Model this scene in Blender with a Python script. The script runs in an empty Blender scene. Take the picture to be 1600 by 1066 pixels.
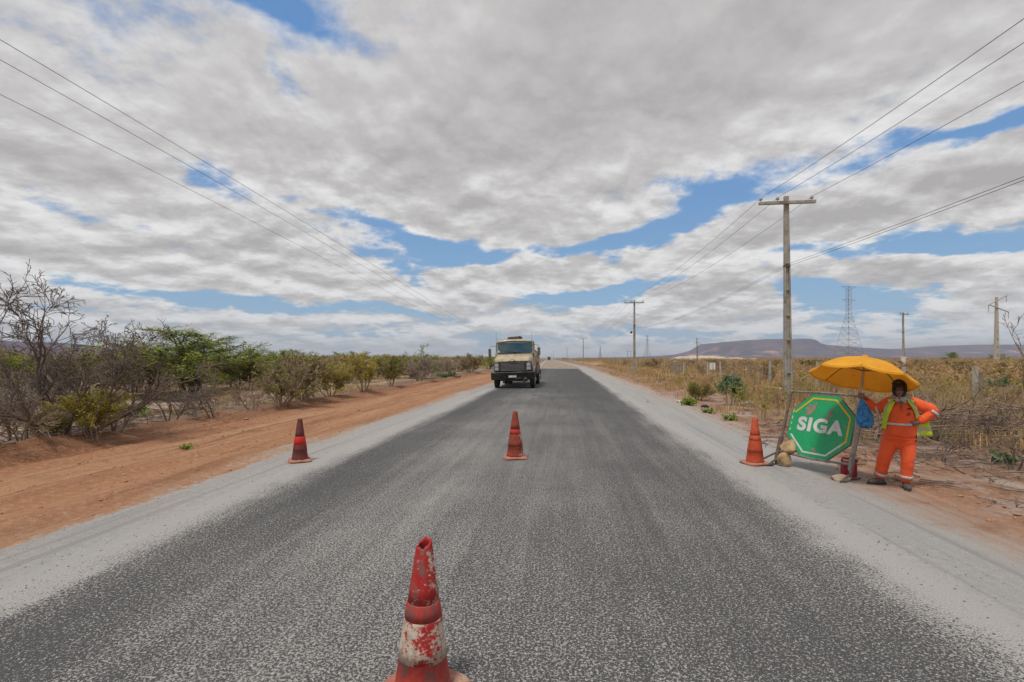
import bpy, bmesh, math, random
import numpy as np
from mathutils import Vector, Matrix

S = bpy.context.scene
COL = S.collection
R = math.radians
# ------------------------------------------------------------------ camera
CAM_H = 1.70
cam_d = bpy.data.cameras.new("camera")
cam = bpy.data.objects.new("camera", cam_d)
COL.objects.link(cam)
cam.location = (0, 0, CAM_H)
cam.rotation_euler = (R(90), 0, 0)
cam_d.lens = 18.0
cam_d.sensor_width = 36.0
cam_d.shift_y = 27.0 / 1600.0
cam_d.clip_start = 0.05
cam_d.clip_end = 40000
S.camera = cam
# ------------------------------------------------------------------ exposure
S.view_settings.view_transform = 'Standard'
S.view_settings.look = 'None'
S.view_settings.gamma = 1.0
S.view_settings.use_curve_mapping = False
S.view_settings.exposure = 0.08
SUN_EL, SUN_AZ = 66.0, 215.0          # azimuth clockwise from +Y (behind the camera, to the left)


# ------------------------------------------------------------------ node helper
class NT:
    def __init__(s, tree):
        s.t = tree
        s.N = tree.nodes
        s.L = tree.links

    def put(s, sock, v):
        if v is None:
            return
        if hasattr(v, 'node'):
            s.L.new(v, sock)
        elif isinstance(v, (tuple, list)):
            if sock.type == 'RGBA' and len(v) == 3:
                v = (*v, 1)
            sock.default_value = v
        else:
            try:
                sock.default_value = v
            except Exception:
                sock.default_value = (v, v, v)

    def m(s, op, a, b=None, c=None, clamp=False):
        n = s.N.new('ShaderNodeMath')
        n.operation = op
        n.use_clamp = clamp
        s.put(n.inputs[0], a)
        s.put(n.inputs[1], b)
        s.put(n.inputs[2], c)
        return n.outputs[0]

    def vm(s, op, a, b=None):
        n = s.N.new('ShaderNodeVectorMath')
        n.operation = op
        s.put(n.inputs[0], a)
        s.put(n.inputs[1], b)
        return n.outputs['Value'] if op in ('DOT_PRODUCT', 'LENGTH') else n.outputs[0]

    def sep(s, v):
        n = s.N.new('ShaderNodeSeparateXYZ')
        s.put(n.inputs[0], v)
        return n.outputs

    def comb(s, x, y, z):
        n = s.N.new('ShaderNodeCombineXYZ')
        for i, q in enumerate((x, y, z)):
            s.put(n.inputs[i], q)
        return n.outputs[0]

    def noise(s, vec, scale, detail=4, rough=0.55, dist=0.0):
        n = s.N.new('ShaderNodeTexNoise')
        s.put(n.inputs['Vector'], vec)
        s.put(n.inputs['Scale'], scale)
        s.put(n.inputs['Detail'], detail)
        s.put(n.inputs['Roughness'], rough)
        s.put(n.inputs['Distortion'], dist)
        return n.outputs['Fac']

    def vor(s, vec, scale, out='Distance'):
        n = s.N.new('ShaderNodeTexVoronoi')
        s.put(n.inputs['Vector'], vec)
        s.put(n.inputs['Scale'], scale)
        return n.outputs[out]

    def ss(s, x, a, b, lo=0.0, hi=1.0):
        n = s.N.new('ShaderNodeMapRange')
        n.interpolation_type = 'SMOOTHSTEP'
        s.put(n.inputs[0], x)
        s.put(n.inputs[1], a)
        s.put(n.inputs[2], b)
        s.put(n.inputs[3], lo)
        s.put(n.inputs[4], hi)
        return n.outputs[0]

    def lin(s, x, a, b, lo=0.0, hi=1.0):
        n = s.N.new('ShaderNodeMapRange')
        s.put(n.inputs[0], x)
        s.put(n.inputs[1], a)
        s.put(n.inputs[2], b)
        s.put(n.inputs[3], lo)
        s.put(n.inputs[4], hi)
        return n.outputs[0]

    def mix(s, f, a, b, mode='MIX'):
        n = s.N.new('ShaderNodeMix')
        n.data_type = 'RGBA'
        n.blend_type = mode
        s.put(n.inputs[0], f)
        s.put(n.inputs[6], a)
        s.put(n.inputs[7], b)
        return n.outputs[2]

    def ramp(s, f, stops):
        n = s.N.new('ShaderNodeValToRGB')
        s.put(n.inputs[0], f)
        e = n.color_ramp.elements
        while len(e) < len(stops):
            e.new(0.5)
        for i, (p, c) in enumerate(stops):
            e[i].position = p
            c = c if isinstance(c, (tuple, list)) else (c, c, c)
            e[i].color = (*c[:3], 1)
        return n.outputs[0]

    def bump(s, h, strength=0.4, dist=0.02):
        n = s.N.new('ShaderNodeBump')
        s.put(n.inputs['Height'], h)
        n.inputs['Strength'].default_value = strength
        n.inputs['Distance'].default_value = dist
        return n.outputs[0]


# ------------------------------------------------------------------ sky
def pix_dir(px, py):
    d = np.array([(px - 800) / 800.0, 1.0, (560 - py) / 800.0])
    return d / np.linalg.norm(d)


ZC = 0.22


def pix_pq(px, py):
    d = pix_dir(px, py)
    return np.array([d[0], d[1]]) / (d[2] + ZC)


def build_world():
    w = bpy.data.worlds.new("World")
    S.world = w
    w.use_nodes = True
    t = NT(w.node_tree)
    for n in list(t.N):
        t.N.remove(n)
    out = t.N.new('ShaderNodeOutputWorld')
    bg = t.N.new('ShaderNodeBackground')
    bg.inputs['Strength'].default_value = 0.1
    t.L.new(bg.outputs[0], out.inputs[0])
    sky = t.N.new('ShaderNodeTexSky')
    sky.sky_type = 'NISHITA'
    sky.sun_disc = False
    sky.sun_elevation = R(SUN_EL)
    sky.sun_rotation = R(SUN_AZ)
    sky.air_density = 1.0
    sky.dust_density = 0.6
    g = t.N.new('ShaderNodeTexCoord').outputs['Generated']
    X, Y, Z = t.sep(g)
    zc = t.m('ADD', t.m('MAXIMUM', Z, 0.0), ZC)
    pq = t.comb(t.m('DIVIDE', X, zc), t.m('DIVIDE', Y, zc), 0.0)
    # gentle domain warp so that cloud edges billow
    wn = t.N.new('ShaderNodeTexNoise')
    t.put(wn.inputs['Vector'], pq)
    wn.inputs['Scale'].default_value = 2.0
    wn.inputs['Detail'].default_value = 6
    wv = t.vm('SUBTRACT', wn.outputs['Color'], (0.5, 0.5, 0.5))
    n = t.N.new('ShaderNodeVectorMath')
    n.operation = 'MULTIPLY_ADD'
    t.put(n.inputs[0], wv)
    n.inputs[1].default_value = (0.6, 0.6, 0)
    t.put(n.inputs[2], pq)
    pw = n.outputs[0]
    # the cloud deck: openings (negative) and thick banks (positive), each an ellipse on the cloud plane
    B = [  # px, py, rx, ry, angle, amp   (directions given by where they stand above the horizon)
        (400, 8, 105, 38, 22, -0.34), (470, 45, 40, 28, 30, -0.14), (330, 60, 60, 20, 30, -0.06), (505, 145, 14, 36, -15, -0.16),
        (385, 300, 85, 26, 22, -0.26), (505, 300, 55, 22, -30, -0.16), (250, 352, 90, 9, 6, -0.12), (150, 228, 28, 10, 25, -0.06), (70, 318, 40, 8, 10, -0.05),
        (560, 340, 60, 14, 20, -0.2), (650, 385, 90, 17, 12, -0.26), (800, 395, 120, 15, 0, -0.24), (620, 420, 80, 14, 20, -0.16), 
        (940, 392, 110, 11, -12, -0.24), (1080, 345, 70, 22, -24, -0.24), (1090, 298, 75, 18, 8, -0.22), (1200, 290, 80, 15, -22, -0.2), 
        (1360, 240, 150, 14, -22, -0.22), (1520, 190, 110, 14, -22, -0.26), (1430, 300, 60, 8, -10, -0.06), (1600, 150, 80, 24, -22, -0.2), (1300, 395, 230, 15, -3, -0.22), (1540, 375, 120, 18, -6, -0.28),
        (1010, 440, 90, 12, -10, -0.2), (860, 460, 120, 11, 4, -0.24), (1180, 440, 70, 14, 0, -0.18), (370, 468, 100, 15, 0, -0.26), (240, 448, 90, 8, 0, -0.16), (120, 442, 70, 6, 0, -0.12), (500, 480, 80, 8, 0, -0.14),
        (330, 400, 60, 7, 0, -0.08), (620, 480, 80, 8, 12, -0.18), (1330, 470, 80, 18, 0, -0.22), (1280, 440, 60, 12, 0, -0.1), (560, 520, 200, 9, 0, -0.08), (1000, 525, 250, 12, 0, -0.10), (1400, 522, 260, 12, 0, -0.16),
        # banks
        (900, 170, 420, 150, -8, 0.26), (230, 190, 270, 90, 15, 0.17), (1250, 90, 360, 110, -15, 0.22), (700, 320, 150, 40, 10, 0.12), (1350, 330, 200, 30, -12, 0.2), (1560, 280, 120, 40, -12, 0.2),
        (780, 425, 110, 20, -8, 0.24), (1060, 405, 110, 16, -10, 0.2), (1090, 455, 90, 16, -5, 0.16), (200, 290, 180, 30, 12, 0.1), (150, 400, 200, 35, 4, 0.1), (1480, 425, 130, 20, -8, 0.16), (480, 450, 90, 12, 10, 0.1),
    ]
    acc = None
    for px, py, rx, ry, ang, amp in B:
        p0 = pix_pq(px, py)
        J = np.array([(pix_pq(px + 1, py) - pix_pq(px - 1, py)) / 2, (pix_pq(px, py + 1) - pix_pq(px, py - 1)) / 2]).T
        a = R(ang)
        Q = np.array([[math.cos(a), -math.sin(a)], [math.sin(a), math.cos(a)]])
        C = J @ Q @ np.diag([rx * rx, ry * ry]) @ Q.T @ J.T
        Lc = np.linalg.cholesky(np.linalg.inv(C)).T
        d = t.vm('SUBTRACT', pw, (float(p0[0]), float(p0[1]), 0))
        a1 = t.vm('DOT_PRODUCT', d, (float(Lc[0, 0]), float(Lc[0, 1]), 0))
        a2 = t.vm('DOT_PRODUCT', d, (float(Lc[1, 0]), float(Lc[1, 1]), 0))
        q = t.m('MULTIPLY_ADD', a1, a1, t.m('MULTIPLY', a2, a2))
        e = t.m('EXPONENT', t.m('MULTIPLY', q, -0.7))
        acc = t.m('MULTIPLY', e, amp) if acc is None else t.m('MULTIPLY_ADD', e, amp, acc)
    def dens(v):
        a1 = t.noise(v, 1.35, 9, 0.62, 0.2)
        a2 = t.m('ABSOLUTE', t.m('SUBTRACT', t.noise(v, 3.6, 6, 0.58), 0.5))      # billows
        return t.m('MULTIPLY_ADD', t.m('SUBTRACT', a1, 0.5), 1.25, t.m('MULTIPLY_ADD', a2, -0.9, 0.635))
    d0 = dens(pq)
    n = t.N.new('ShaderNodeVectorMath')
    n.operation = 'SCALE'
    t.put(n.inputs[0], pq)
    n.inputs['Scale'].default_value = 0.945
    d1 = dens(n.outputs[0])
    f = t.m('ADD', d0, t.m('MULTIPLY', acc, t.ss(Z, 0.10, 0.5, 1.45, 1.0)))
    alpha = t.ss(f, 0.345, t.ss(Z, 0.1, 0.5, 0.51, 0.66))
    # tops catch the light, bases and thick middles are greyer
    lit = t.m('MULTIPLY', t.m('SUBTRACT', d0, d1), t.ss(Z, 0.15, 0.55, 2.3, 1.2))
    tone = t.m('SUBTRACT', t.m('MULTIPLY_ADD', t.m('SUBTRACT', f, 0.5), 0.75, 0.5), lit)
    ccol = t.ramp(tone, [(0.25, (8.0, 7.9, 7.8)), (0.45, (7.0, 6.88, 6.8)), (0.66, (5.5, 5.3, 5.18)), (0.95, (4.2, 4.02, 3.95))])
    blue = t.mix(0.72, sky.outputs[0], t.mix(t.ss(Z, 0.06, 0.42), (2.0, 3.85, 6.1), (1.25, 2.95, 6.1)))
    c = t.mix(t.m('MULTIPLY', alpha, 0.97), blue, ccol)
    low = t.m('POWER', t.m('SUBTRACT', 1.0, t.m('MAXIMUM', Z, 0.0)), 22.0)
    c = t.mix(t.m('MULTIPLY', low, 0.78), c, (3.85, 4.2, 4.6))
    t.L.new(c, bg.inputs['Color'])


build_world()
S.world.cycles.sampling_method = 'MANUAL'
S.world.cycles.sample_map_resolution = 256
sun_d = bpy.data.lights.new("sun", 'SUN')
sun_d.energy = 2.4
sun_d.angle = R(10)
sun_d.color = (1.0, 0.95, 0.88)
sun = bpy.data.objects.new("sun", sun_d)
COL.objects.link(sun)
_sd = Vector((math.sin(R(SUN_AZ)) * math.cos(R(SUN_EL)), math.cos(R(SUN_AZ)) * math.cos(R(SUN_EL)), math.sin(R(SUN_EL))))
sun.rotation_euler = (-_sd).to_track_quat('-Z', 'Y').to_euler()

# ------------------------------------------------------------------ mesh helpers
TH = math.atan(0.1)                    # the road runs to the right of the view axis
CT, ST = math.cos(TH), math.sin(TH)


def tag(o, label=None, cat=None, group=None, kind=None):
    if label:
        o['label'] = label
    if cat:
        o['category'] = cat
    if group:
        o['group'] = group
    if kind:
        o['kind'] = kind
    return o


def empty(name, loc=(0, 0, 0), rz=0.0):
    o = bpy.data.objects.new(name, None)
    COL.objects.link(o)
    o.location = loc
    o.rotation_euler = (0, 0, rz)
    o.empty_display_size = 0.1
    return o


def norm(v):
    v = np.asarray(v, float)
    return v / (np.linalg.norm(v) + 1e-12)


class MB:
    def __init__(s):
        s.V = []
        s.F = []
        s.n = 0

    def add(s, V, F):
        V = np.asarray(V, float).reshape(-1, 3)
        s.V.append(V)
        s.F.extend([tuple(int(i) + s.n for i in f) for f in F])
        s.n += len(V)
        return s

    def box(s, c, d, rot=None):
        x, y, z = np.array(d) / 2.0
        V = np.array([[i, j, k] for k in (-z, z) for j in (-y, y) for i in (-x, x)])
        if rot is not None:
            V = V @ np.array(rot.to_3x3() if hasattr(rot, 'to_3x3') else rot).T
        return s.add(V + np.array(c), [(0, 2, 3, 1), (4, 5, 7, 6), (0, 1, 5, 4), (2, 6, 7, 3), (0, 4, 6, 2), (1, 3, 7, 5)])

    def hexa(s, bottom, top):
        return s.add(np.vstack([bottom, top]), [(3, 2, 1, 0), (4, 5, 6, 7)] + [(i, (i + 1) % 4, 4 + (i + 1) % 4, 4 + i) for i in range(4)])

    def tube(s, pts, rad, n=8, cap=True, ell=None, ref=None):
        pts = np.asarray(pts, float)
        m = len(pts)
        rad = np.ones(m) * rad if np.isscalar(rad) else np.asarray(rad, float)
        t = np.gradient(pts, axis=0)
        t /= np.linalg.norm(t, axis=1)[:, None] + 1e-12
        if ref is None:
            ref = np.array([0.0, 0, 1]) if abs(t[:, 2]).mean() < 0.85 else np.array([0.0, 1, 0])
        b = np.cross(t, ref)
        b /= np.linalg.norm(b, axis=1)[:, None] + 1e-12
        c = np.cross(b, t)
        a = np.arange(n) * 2 * np.pi / n
        ex = 1.0 if ell is None else ell
        ex = np.ones(m) * ex if np.isscalar(ex) else np.asarray(ex, float)
        V = pts[:, None, :] + rad[:, None, None] * (np.cos(a)[None, :, None] * b[:, None, :] + (np.sin(a)[None, :] * ex[:, None])[:, :, None] * c[:, None, :])
        F = [(i * n + j, i * n + (j + 1) % n, (i + 1) * n + (j + 1) % n, (i + 1) * n + j) for i in range(m - 1) for j in range(n)]
        if cap:
            F += [tuple(range(n - 1, -1, -1)), tuple((m - 1) * n + j for j in range(n))]
        return s.add(V.reshape(-1, 3), F)

    def lathe(s, prof, n=24, c=(0, 0, 0), closed=False):
        m = len(prof)
        a = np.arange(n) * 2 * np.pi / n
        V = np.array([[r * np.cos(q), r * np.sin(q), z] for r, z in prof for q in a]) + np.array(c)
        F = [(i * n + j, i * n + (j + 1) % n, (i + 1) * n + (j + 1) % n, (i + 1) * n + j) for i in range(m - 1) for j in range(n)]
        if closed:
            F += [tuple(range(n - 1, -1, -1)), tuple((m - 1) * n + j for j in range(n))]
        return s.add(V, F)

    def grid(s, P):
        P = np.asarray(P, float)
        a, b = P.shape[:2]
        return s.add(P.reshape(-1, 3), [(i * b + j, i * b + j + 1, (i + 1) * b + j + 1, (i + 1) * b + j) for i in range(a - 1) for j in range(b - 1)])

    def prism(s, poly, y0, y1, M=None):
        """polygon in x,z extruded along y"""
        n = len(poly)
        V = np.array([[p[0], y, p[1]] for y in (y0, y1) for p in poly], float)
        if M is not None:
            V = V @ np.array(M.to_3x3()).T + np.array(M.translation)
        return s.add(V, [tuple(range(n)), tuple(range(2 * n - 1, n - 1, -1))] + [(i, n + i, n + (i + 1) % n, (i + 1) % n) for i in range(n)])

    def mesh(s, name, smooth=False):
        me = bpy.data.meshes.new(name)
        me.from_pydata(np.vstack(s.V) if s.V else [], [], s.F)
        me.update()
        if smooth:
            me.polygons.foreach_set('use_smooth', np.ones(len(me.polygons), bool))
        return me

    def build(s, name, mat=None, parent=None, smooth=False, bevel=0.0, solid=0.0, loc=None):
        return link(name, s.mesh(name, smooth), mat, parent, bevel, solid, loc)


def link(name, me, mat=None, parent=None, bevel=0.0, solid=0.0, loc=None):
    o = bpy.data.objects.new(name, me)
    COL.objects.link(o)
    if mat is not None:
        me.materials.append(mat)
    if parent is not None:
        o.parent = parent
    if solid:
        q = o.modifiers.new('solid', 'SOLIDIFY')
        q.thickness = solid
        q.offset = 0
    if bevel:
        q = o.modifiers.new('bevel', 'BEVEL')
        q.width = bevel
        q.segments = 2
        q.limit_method = 'ANGLE'
        q.angle_limit = R(35)
    if loc is not None:
        o.location = loc
    return o


def fast_mesh(name, V, F, smooth=False):
    """V (n,3), F (m,k) arrays with constant k"""
    V = np.ascontiguousarray(V, np.float32)
    F = np.ascontiguousarray(F, np.int32)
    me = bpy.data.meshes.new(name)
    k = F.shape[1]
    me.vertices.add(len(V))
    me.vertices.foreach_set('co', V.ravel())
    me.loops.add(F.size)
    me.loops.foreach_set('vertex_index', F.ravel())
    me.polygons.add(len(F))
    me.polygons.foreach_set('loop_start', np.arange(0, F.size, k, dtype=np.int32))
    me.polygons.foreach_set('loop_total', np.full(len(F), k, np.int32))
    if smooth:
        me.polygons.foreach_set('use_smooth', np.ones(len(F), bool))
    me.update(calc_edges=True)
    return me


def copy_tree(o, parent=None):
    c = o.copy()
    COL.objects.link(c)
    c.parent = parent
    for ch in list(o.children):
        copy_tree(ch, c)
    return c


def P(px, py, h=CAM_H):
    """ground point seen at that place of the photograph"""
    Y = 800.0 * h / (py - 560.0)
    return np.array([(px - 800) / 800.0 * Y, Y])


def bend(v):
    return -0.03 * np.maximum(v - 95.0, 0)          # the road swings a little to the left far ahead


def uv_of(x, y):
    v = x * ST + y * CT
    return x * CT - y * ST - bend(v), v


def xy_of(u, v):
    u = u + bend(v)
    return u * CT + v * ST, -u * ST + v * CT


def vnoise(x, y, seed=0):
    xi = np.floor(x).astype(np.int64)
    yi = np.floor(y).astype(np.int64)
    fx = x - xi
    fy = y - yi

    def h(a, b):
        k = (a * 374761393 + b * 668265263 + seed * 982451653) & 0xFFFFFFFF
        k = ((k ^ (k >> 13)) * 1274126177) & 0xFFFFFFFF
        return ((k ^ (k >> 16)) & 0xFFFF) / 65535.0
    fx = fx * fx * (3 - 2 * fx)
    fy = fy * fy * (3 - 2 * fy)
    return (h(xi, yi) * (1 - fx) + h(xi + 1, yi) * fx) * (1 - fy) + (h(xi, yi + 1) * (1 - fx) + h(xi + 1, yi + 1) * fx) * fy


def fbm(x, y, seed=0, oct=4):
    r = 0
    a = 0.5
    for i in range(oct):
        r = r + a * (vnoise(x * 2 ** i, y * 2 ** i, seed + i) - 0.5)
        a *= 0.5
    return r


def sstep(x, a, b):
    t = np.clip((x - a) / (b - a), 0, 1)
    return t * t * (3 - 2 * t)


def height(u, v):
    u = np.asarray(u, float)
    v = np.asarray(v, float)
    near = 1 - sstep(np.hypot(u, v), 120, 400)
    left = sstep(-u, 4.4, 5.4)
    right = sstep(u, 3.3, 5.0)
    z = -0.035 * left - 0.05 * right
    z += left * (1 - sstep(-u, 9, 11)) * (0.11 * fbm(u * 1.9, v * 0.12, 3) * 2 + 0.05 * fbm(u * 2.2, v * 2.2, 9) + 0.025 * fbm(u * 6, v * 2.5, 19) - 0.035 * np.exp(-((u + 6.3) / .28) ** 2) - 0.03 * np.exp(-((u + 8.1) / .3) ** 2))
    berm = np.exp(-((u + 9.7 + 0.5 * fbm(v * .25, v * 0 + 3, 5)) / 0.42) ** 2)
    z += berm * (0.15 + 0.25 * fbm(u * 1.2, v * 0.8, 6) + 0.18 * fbm(u * 4, v * 4, 16)) * near
    z += sstep(-u, 9.6, 11.5) * (0.05 + 0.22 * fbm(u * .35, v * .35, 7) * near)
    z += right * (0.07 * fbm(u * 1.8, v * 1.2, 8) + 0.06 * fbm(u * 6, v * 6, 18)) * near
    z += sstep(u, 5.5, 8.5) * (0.04 + 0.26 * fbm(u * .4, v * .4, 11)) * near
    return z


def gzs(p):
    p = np.asarray(p, float)
    return height(*uv_of(p[:, 0], p[:, 1]))


def gz(x, y):
    u, v = uv_of(x, y)
    return float(height(np.array([u]), np.array([v]))[0])


# ------------------------------------------------------------------ materials
def new_mat(name):
    m = bpy.data.materials.new(name)
    m.use_nodes = True
    t = NT(m.node_tree)
    b = m.node_tree.nodes['Principled BSDF']
    return m, t, b


def pmat(name, c1, c2=None, scale=6.0, rough=0.6, metal=0.0, bump=0.0, bscale=None, dust=None, dust_amt=0.0, dscale=3.0, detail=5, lo=0.38, hi=0.62, coat=0.0, spec=None):
    """two-tone procedural surface, with a second layer of dust or wear"""
    m, t, b = new_mat(name)
    co = t.N.new('ShaderNodeTexCoord').outputs['Object']
    n = t.noise(co, scale, detail, 0.6)
    c = t.mix(t.ss(n, lo, hi), c1, c2 if c2 else tuple(x * 0.8 for x in c1))
    if dust:
        d = t.noise(co, dscale, 6, 0.65)
        c = t.mix(t.ss(d, 0.62 - dust_amt * 0.35, 0.78 - dust_amt * 0.35), c, dust)
    t.put(b.inputs['Base Color'], c)
    b.inputs['Roughness'].default_value = rough
    b.inputs['Metallic'].default_value = metal
    b.inputs['Coat Weight'].default_value = coat
    if spec is not None:
        b.inputs['Specular IOR Level'].default_value = spec
    if bump:
        t.put(b.inputs['Normal'], t.bump(t.noise(co, bscale or scale * 4, 5, 0.6), 0.6, bump))
    return m


def leaf_mat(name, stops, scale=2.2, trans=0.35):
    m, t, b = new_mat(name)
    g = t.N.new('ShaderNodeNewGeometry').outputs['Position']
    oi = t.N.new('ShaderNodeObjectInfo').outputs['Random']
    n = t.m('ADD', t.noise(g, scale, 3, 0.6), t.m('MULTIPLY', t.m('SUBTRACT', oi, 0.5), 0.22))
    n2 = t.noise(g, 16.0, 2, 0.5)
    f = t.m('ADD', n, t.m('MULTIPLY', t.m('SUBTRACT', n2, 0.5), 0.5))
    c = t.ramp(f, stops)
    t.put(b.inputs['Base Color'], c)
    b.inputs['Roughness'].default_value = 0.65
    b.inputs['Specular IOR Level'].default_value = 0.25
    tr = t.N.new('ShaderNodeBsdfTranslucent')
    t.put(tr.inputs[0], c)
    mx = t.N.new('ShaderNodeMixShader')
    mx.inputs[0].default_value = trans
    t.L.new(b.outputs[0], mx.inputs[1])
    t.L.new(tr.outputs[0], mx.inputs[2])
    t.L.new(mx.outputs[0], m.node_tree.nodes['Material Output'].inputs[0])
    return m


def ground_mat():
    m, t, b = new_mat('ground_surface')
    co = t.N.new('ShaderNodeTexCoord').outputs['Object']
    u, v, z = t.sep(co)
    u = t.m('MULTIPLY_ADD', t.m('MAXIMUM', t.m('SUBTRACT', v, 95.0), 0.0), 0.03, u)
    uv2 = t.comb(u, v, 0.0)
    strk = t.comb(u, t.m('MULTIPLY', v, 0.10), 0.0)
    nb = t.noise(uv2, 0.35, 5, 0.6)
    nm = t.noise(uv2, 1.7, 7, 0.65)
    nf = t.noise(uv2, 11.0, 6, 0.7)
    ns = t.noise(strk, 2.6, 6, 0.62)
    sp = t.noise(uv2, 62.0, 4, 0.72, 0.6)
    sp2 = t.noise(uv2, 120.0, 2, 0.6)
    c0 = lambda q, k: t.m('MULTIPLY', t.m('SUBTRACT', q, 0.5), k)
    # -- chip seal: dark stones showing through pale dust
    dist = t.m('MINIMUM', t.m('ADD', u, 4.22), t.m('SUBTRACT', 2.9, u))
    dist = t.m('ADD', dist, t.m('ADD', c0(ns, 0.7), t.m('ADD', c0(nm, 0.5), c0(nf, 0.5))))
    lane = t.ramp(t.lin(u, -4.0, 3.0), [(0.0, .42), (.07, .66), (.14, .69), (.25, .56), (.34, .53), (.46, .58), (.60, .60), (.72, .64), (.84, .65), (.93, .56), (1.0, .42)])
    fr = t.m('ADD', lane, t.m('ADD', c0(ns, 0.24), c0(nb, 0.3)))
    trk = t.noise(t.comb(u, t.m('MULTIPLY', v, 0.018), 0.0), 7.5, 3, 0.6)
    fr = t.m('ADD', fr, t.m('ADD', t.ss(v, 6.0, 40.0, 0.0, 0.16), c0(trk, 0.16)))
    fr = t.m('MULTIPLY', fr, t.ss(dist, -0.15, 0.75))
    th = t.m('MULTIPLY_ADD', t.m('SUBTRACT', fr, 0.5), 0.42, 0.5)
    chips = t.ss(t.m('SUBTRACT', th, sp), -0.022, 0.022)
    dark = t.mix(t.ss(sp2, 0.4, 0.65), (0.046, 0.045, 0.045), (0.105, 0.101, 0.098))
    pale = t.mix(t.ss(sp2, 0.35, 0.7), (0.27, 0.255, 0.238), (0.44, 0.42, 0.39))
    # the chips lie in a bed of powder: further off they blend to a mid grey
    asphalt = t.mix(chips, pale, dark)
    # -- the loose pale gravel beside it
    gr = t.mix(t.ss(nf, 0.35, 0.65), (0.325, 0.312, 0.292), (0.42, 0.402, 0.375))
    gr = t.mix(t.ss(ns, 0.45, 0.65), gr, (0.34, 0.335, 0.325))
    gr = t.mix(t.ss(trk, 0.54, 0.66), gr, (0.275, 0.27, 0.262))
    gr = t.mix(t.m('MULTIPLY', t.ss(trk, 0.48, 0.38), 0.6), gr, (0.41, 0.375, 0.33))
    gr = t.mix(t.m('MULTIPLY', t.ss(sp, 0.50, 0.62), 0.45), gr, (0.24, 0.232, 0.222))
    gr = t.mix(t.ss(sp2, 0.40, 0.60, 0.0, 0.30), gr, (0.22, 0.215, 0.205))
    gr = t.mix(t.ss(sp2, 0.60, 0.68), gr, (0.13, 0.125, 0.118))
    # -- red soils, left and right
    uw = t.m('ADD', u, t.m('ADD', c0(nm, 1.6), c0(ns, 1.3)))
    uw = t.m('ADD', uw, c0(nf, 0.8))
    A, Bc = -16.0, 12.0
    q = lambda x: (x - A) / (Bc - A)
    soil = t.ramp(t.lin(uw, A, Bc), [
        (q(-16), (0.288, 0.202, 0.129)), (q(-11.0), (0.302, 0.208, 0.132)), (q(-10.3), (0.230, 0.117, 0.060)), (q(-9.2), (0.194, 0.077, 0.033)), (q(-8.6), (0.288, 0.124, 0.057)),
        (q(-7.6), (0.374, 0.196, 0.099)), (q(-6.9), (0.288, 0.130, 0.060)), (q(-6.2), (0.360, 0.179, 0.087)), (q(-5.6), (0.295, 0.134, 0.063)), (q(-5.0), (0.338, 0.189, 0.108)),
        (q(4.2), (0.302, 0.185, 0.120)), (q(5.0), (0.259, 0.130, 0.075)), (q(6.2), (0.252, 0.134, 0.078)), (q(8.5), (0.252, 0.147, 0.084)), (q(12), (0.317, 0.196, 0.099))])
    soil = t.mix(t.ss(nf, 0.42, 0.72), soil, t.mix(0.4, soil, (0.55, 0.36, 0.23)))
    soil = t.mix(t.ss(nm, 0.52, 0.70), soil, t.mix(0.7, soil, (0.21, 0.10, 0.05)))
    rut = t.noise(t.comb(u, t.m('MULTIPLY', v, 0.05), 0.0), 3.4, 6, 0.68, 0.35)
    rm = t.m('MULTIPLY', t.ss(rut, 0.52, 0.66), t.m('SUBTRACT', 1.0, t.ss(u, -9.6, -10.4, 0.0, 1.0)))
    soil = t.mix(t.m('MULTIPLY', rm, 0.75), soil, (0.19, 0.085, 0.042))
    soil = t.mix(t.m('MULTIPLY', t.ss(rut, 0.47, 0.36), 0.35), soil, (0.47, 0.29, 0.175))
    pale_l = t.m('MULTIPLY', t.ss(t.m('ADD', uw, 0.0), -10.4, -11.4), t.ss(nb, 0.44, 0.6))
    soil = t.mix(pale_l, soil, (0.50, 0.42, 0.33))
    mould = t.m('MULTIPLY', t.ss(t.m('ADD', uw, 11.2), -0.9, -0.3), t.m('SUBTRACT', 1.0, t.ss(t.m('ADD', uw, 11.2), 0.6, 1.3)))
    soil = t.mix(t.m('MULTIPLY', mould, t.ss(nf, 0.3, 0.55, 0.35, 0.85)), soil, (0.15, 0.095, 0.058))
    litter = t.m('MULTIPLY', t.ss(t.m('ABSOLUTE', t.m('ADD', u, 2.0)), 7.0, 8.6), t.ss(t.noise(uv2, 5.0, 6, 0.75, 1.0), 0.45, 0.58))
    soil = t.mix(t.m('MULTIPLY', litter, 0.8), soil, (0.155, 0.105, 0.07))
    straw = t.m('MULTIPLY', t.ss(u, 8.0, 12.0), t.ss(t.noise(uv2, 1.1, 5, 0.7), 0.36, 0.58))
    soil = t.mix(t.m('MULTIPLY', straw, 0.85), soil, (0.50, 0.345, 0.165))
    soil = t.mix(t.m('MULTIPLY', t.ss(sp, 0.52, 0.66), 0.5), soil, (0.17, 0.09, 0.055))
    soil = t.mix(t.m('MULTIPLY', t.ss(sp, 0.44, 0.32), 0.35), soil, (0.50, 0.36, 0.25))
    far = t.ss(t.vm('LENGTH', uv2), 110.0, 420.0)
    bush = t.mix(t.ss(t.noise(uv2, 0.03, 4, 0.7), 0.35, 0.65), (0.13, 0.105, 0.07), (0.20, 0.155, 0.095))
    soil = t.mix(t.m('MULTIPLY', far, 0.9), soil, bush)
    # -- where gravel gives way to soil
    ul = t.m('ADD', u, t.m('ADD', c0(ns, 1.6), c0(nm, 0.8)))
    ul = t.m('ADD', ul, t.m('ADD', c0(nf, 1.3), c0(sp, 1.0)))
    gl = t.ss(ul, -5.2, -4.85)
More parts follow.
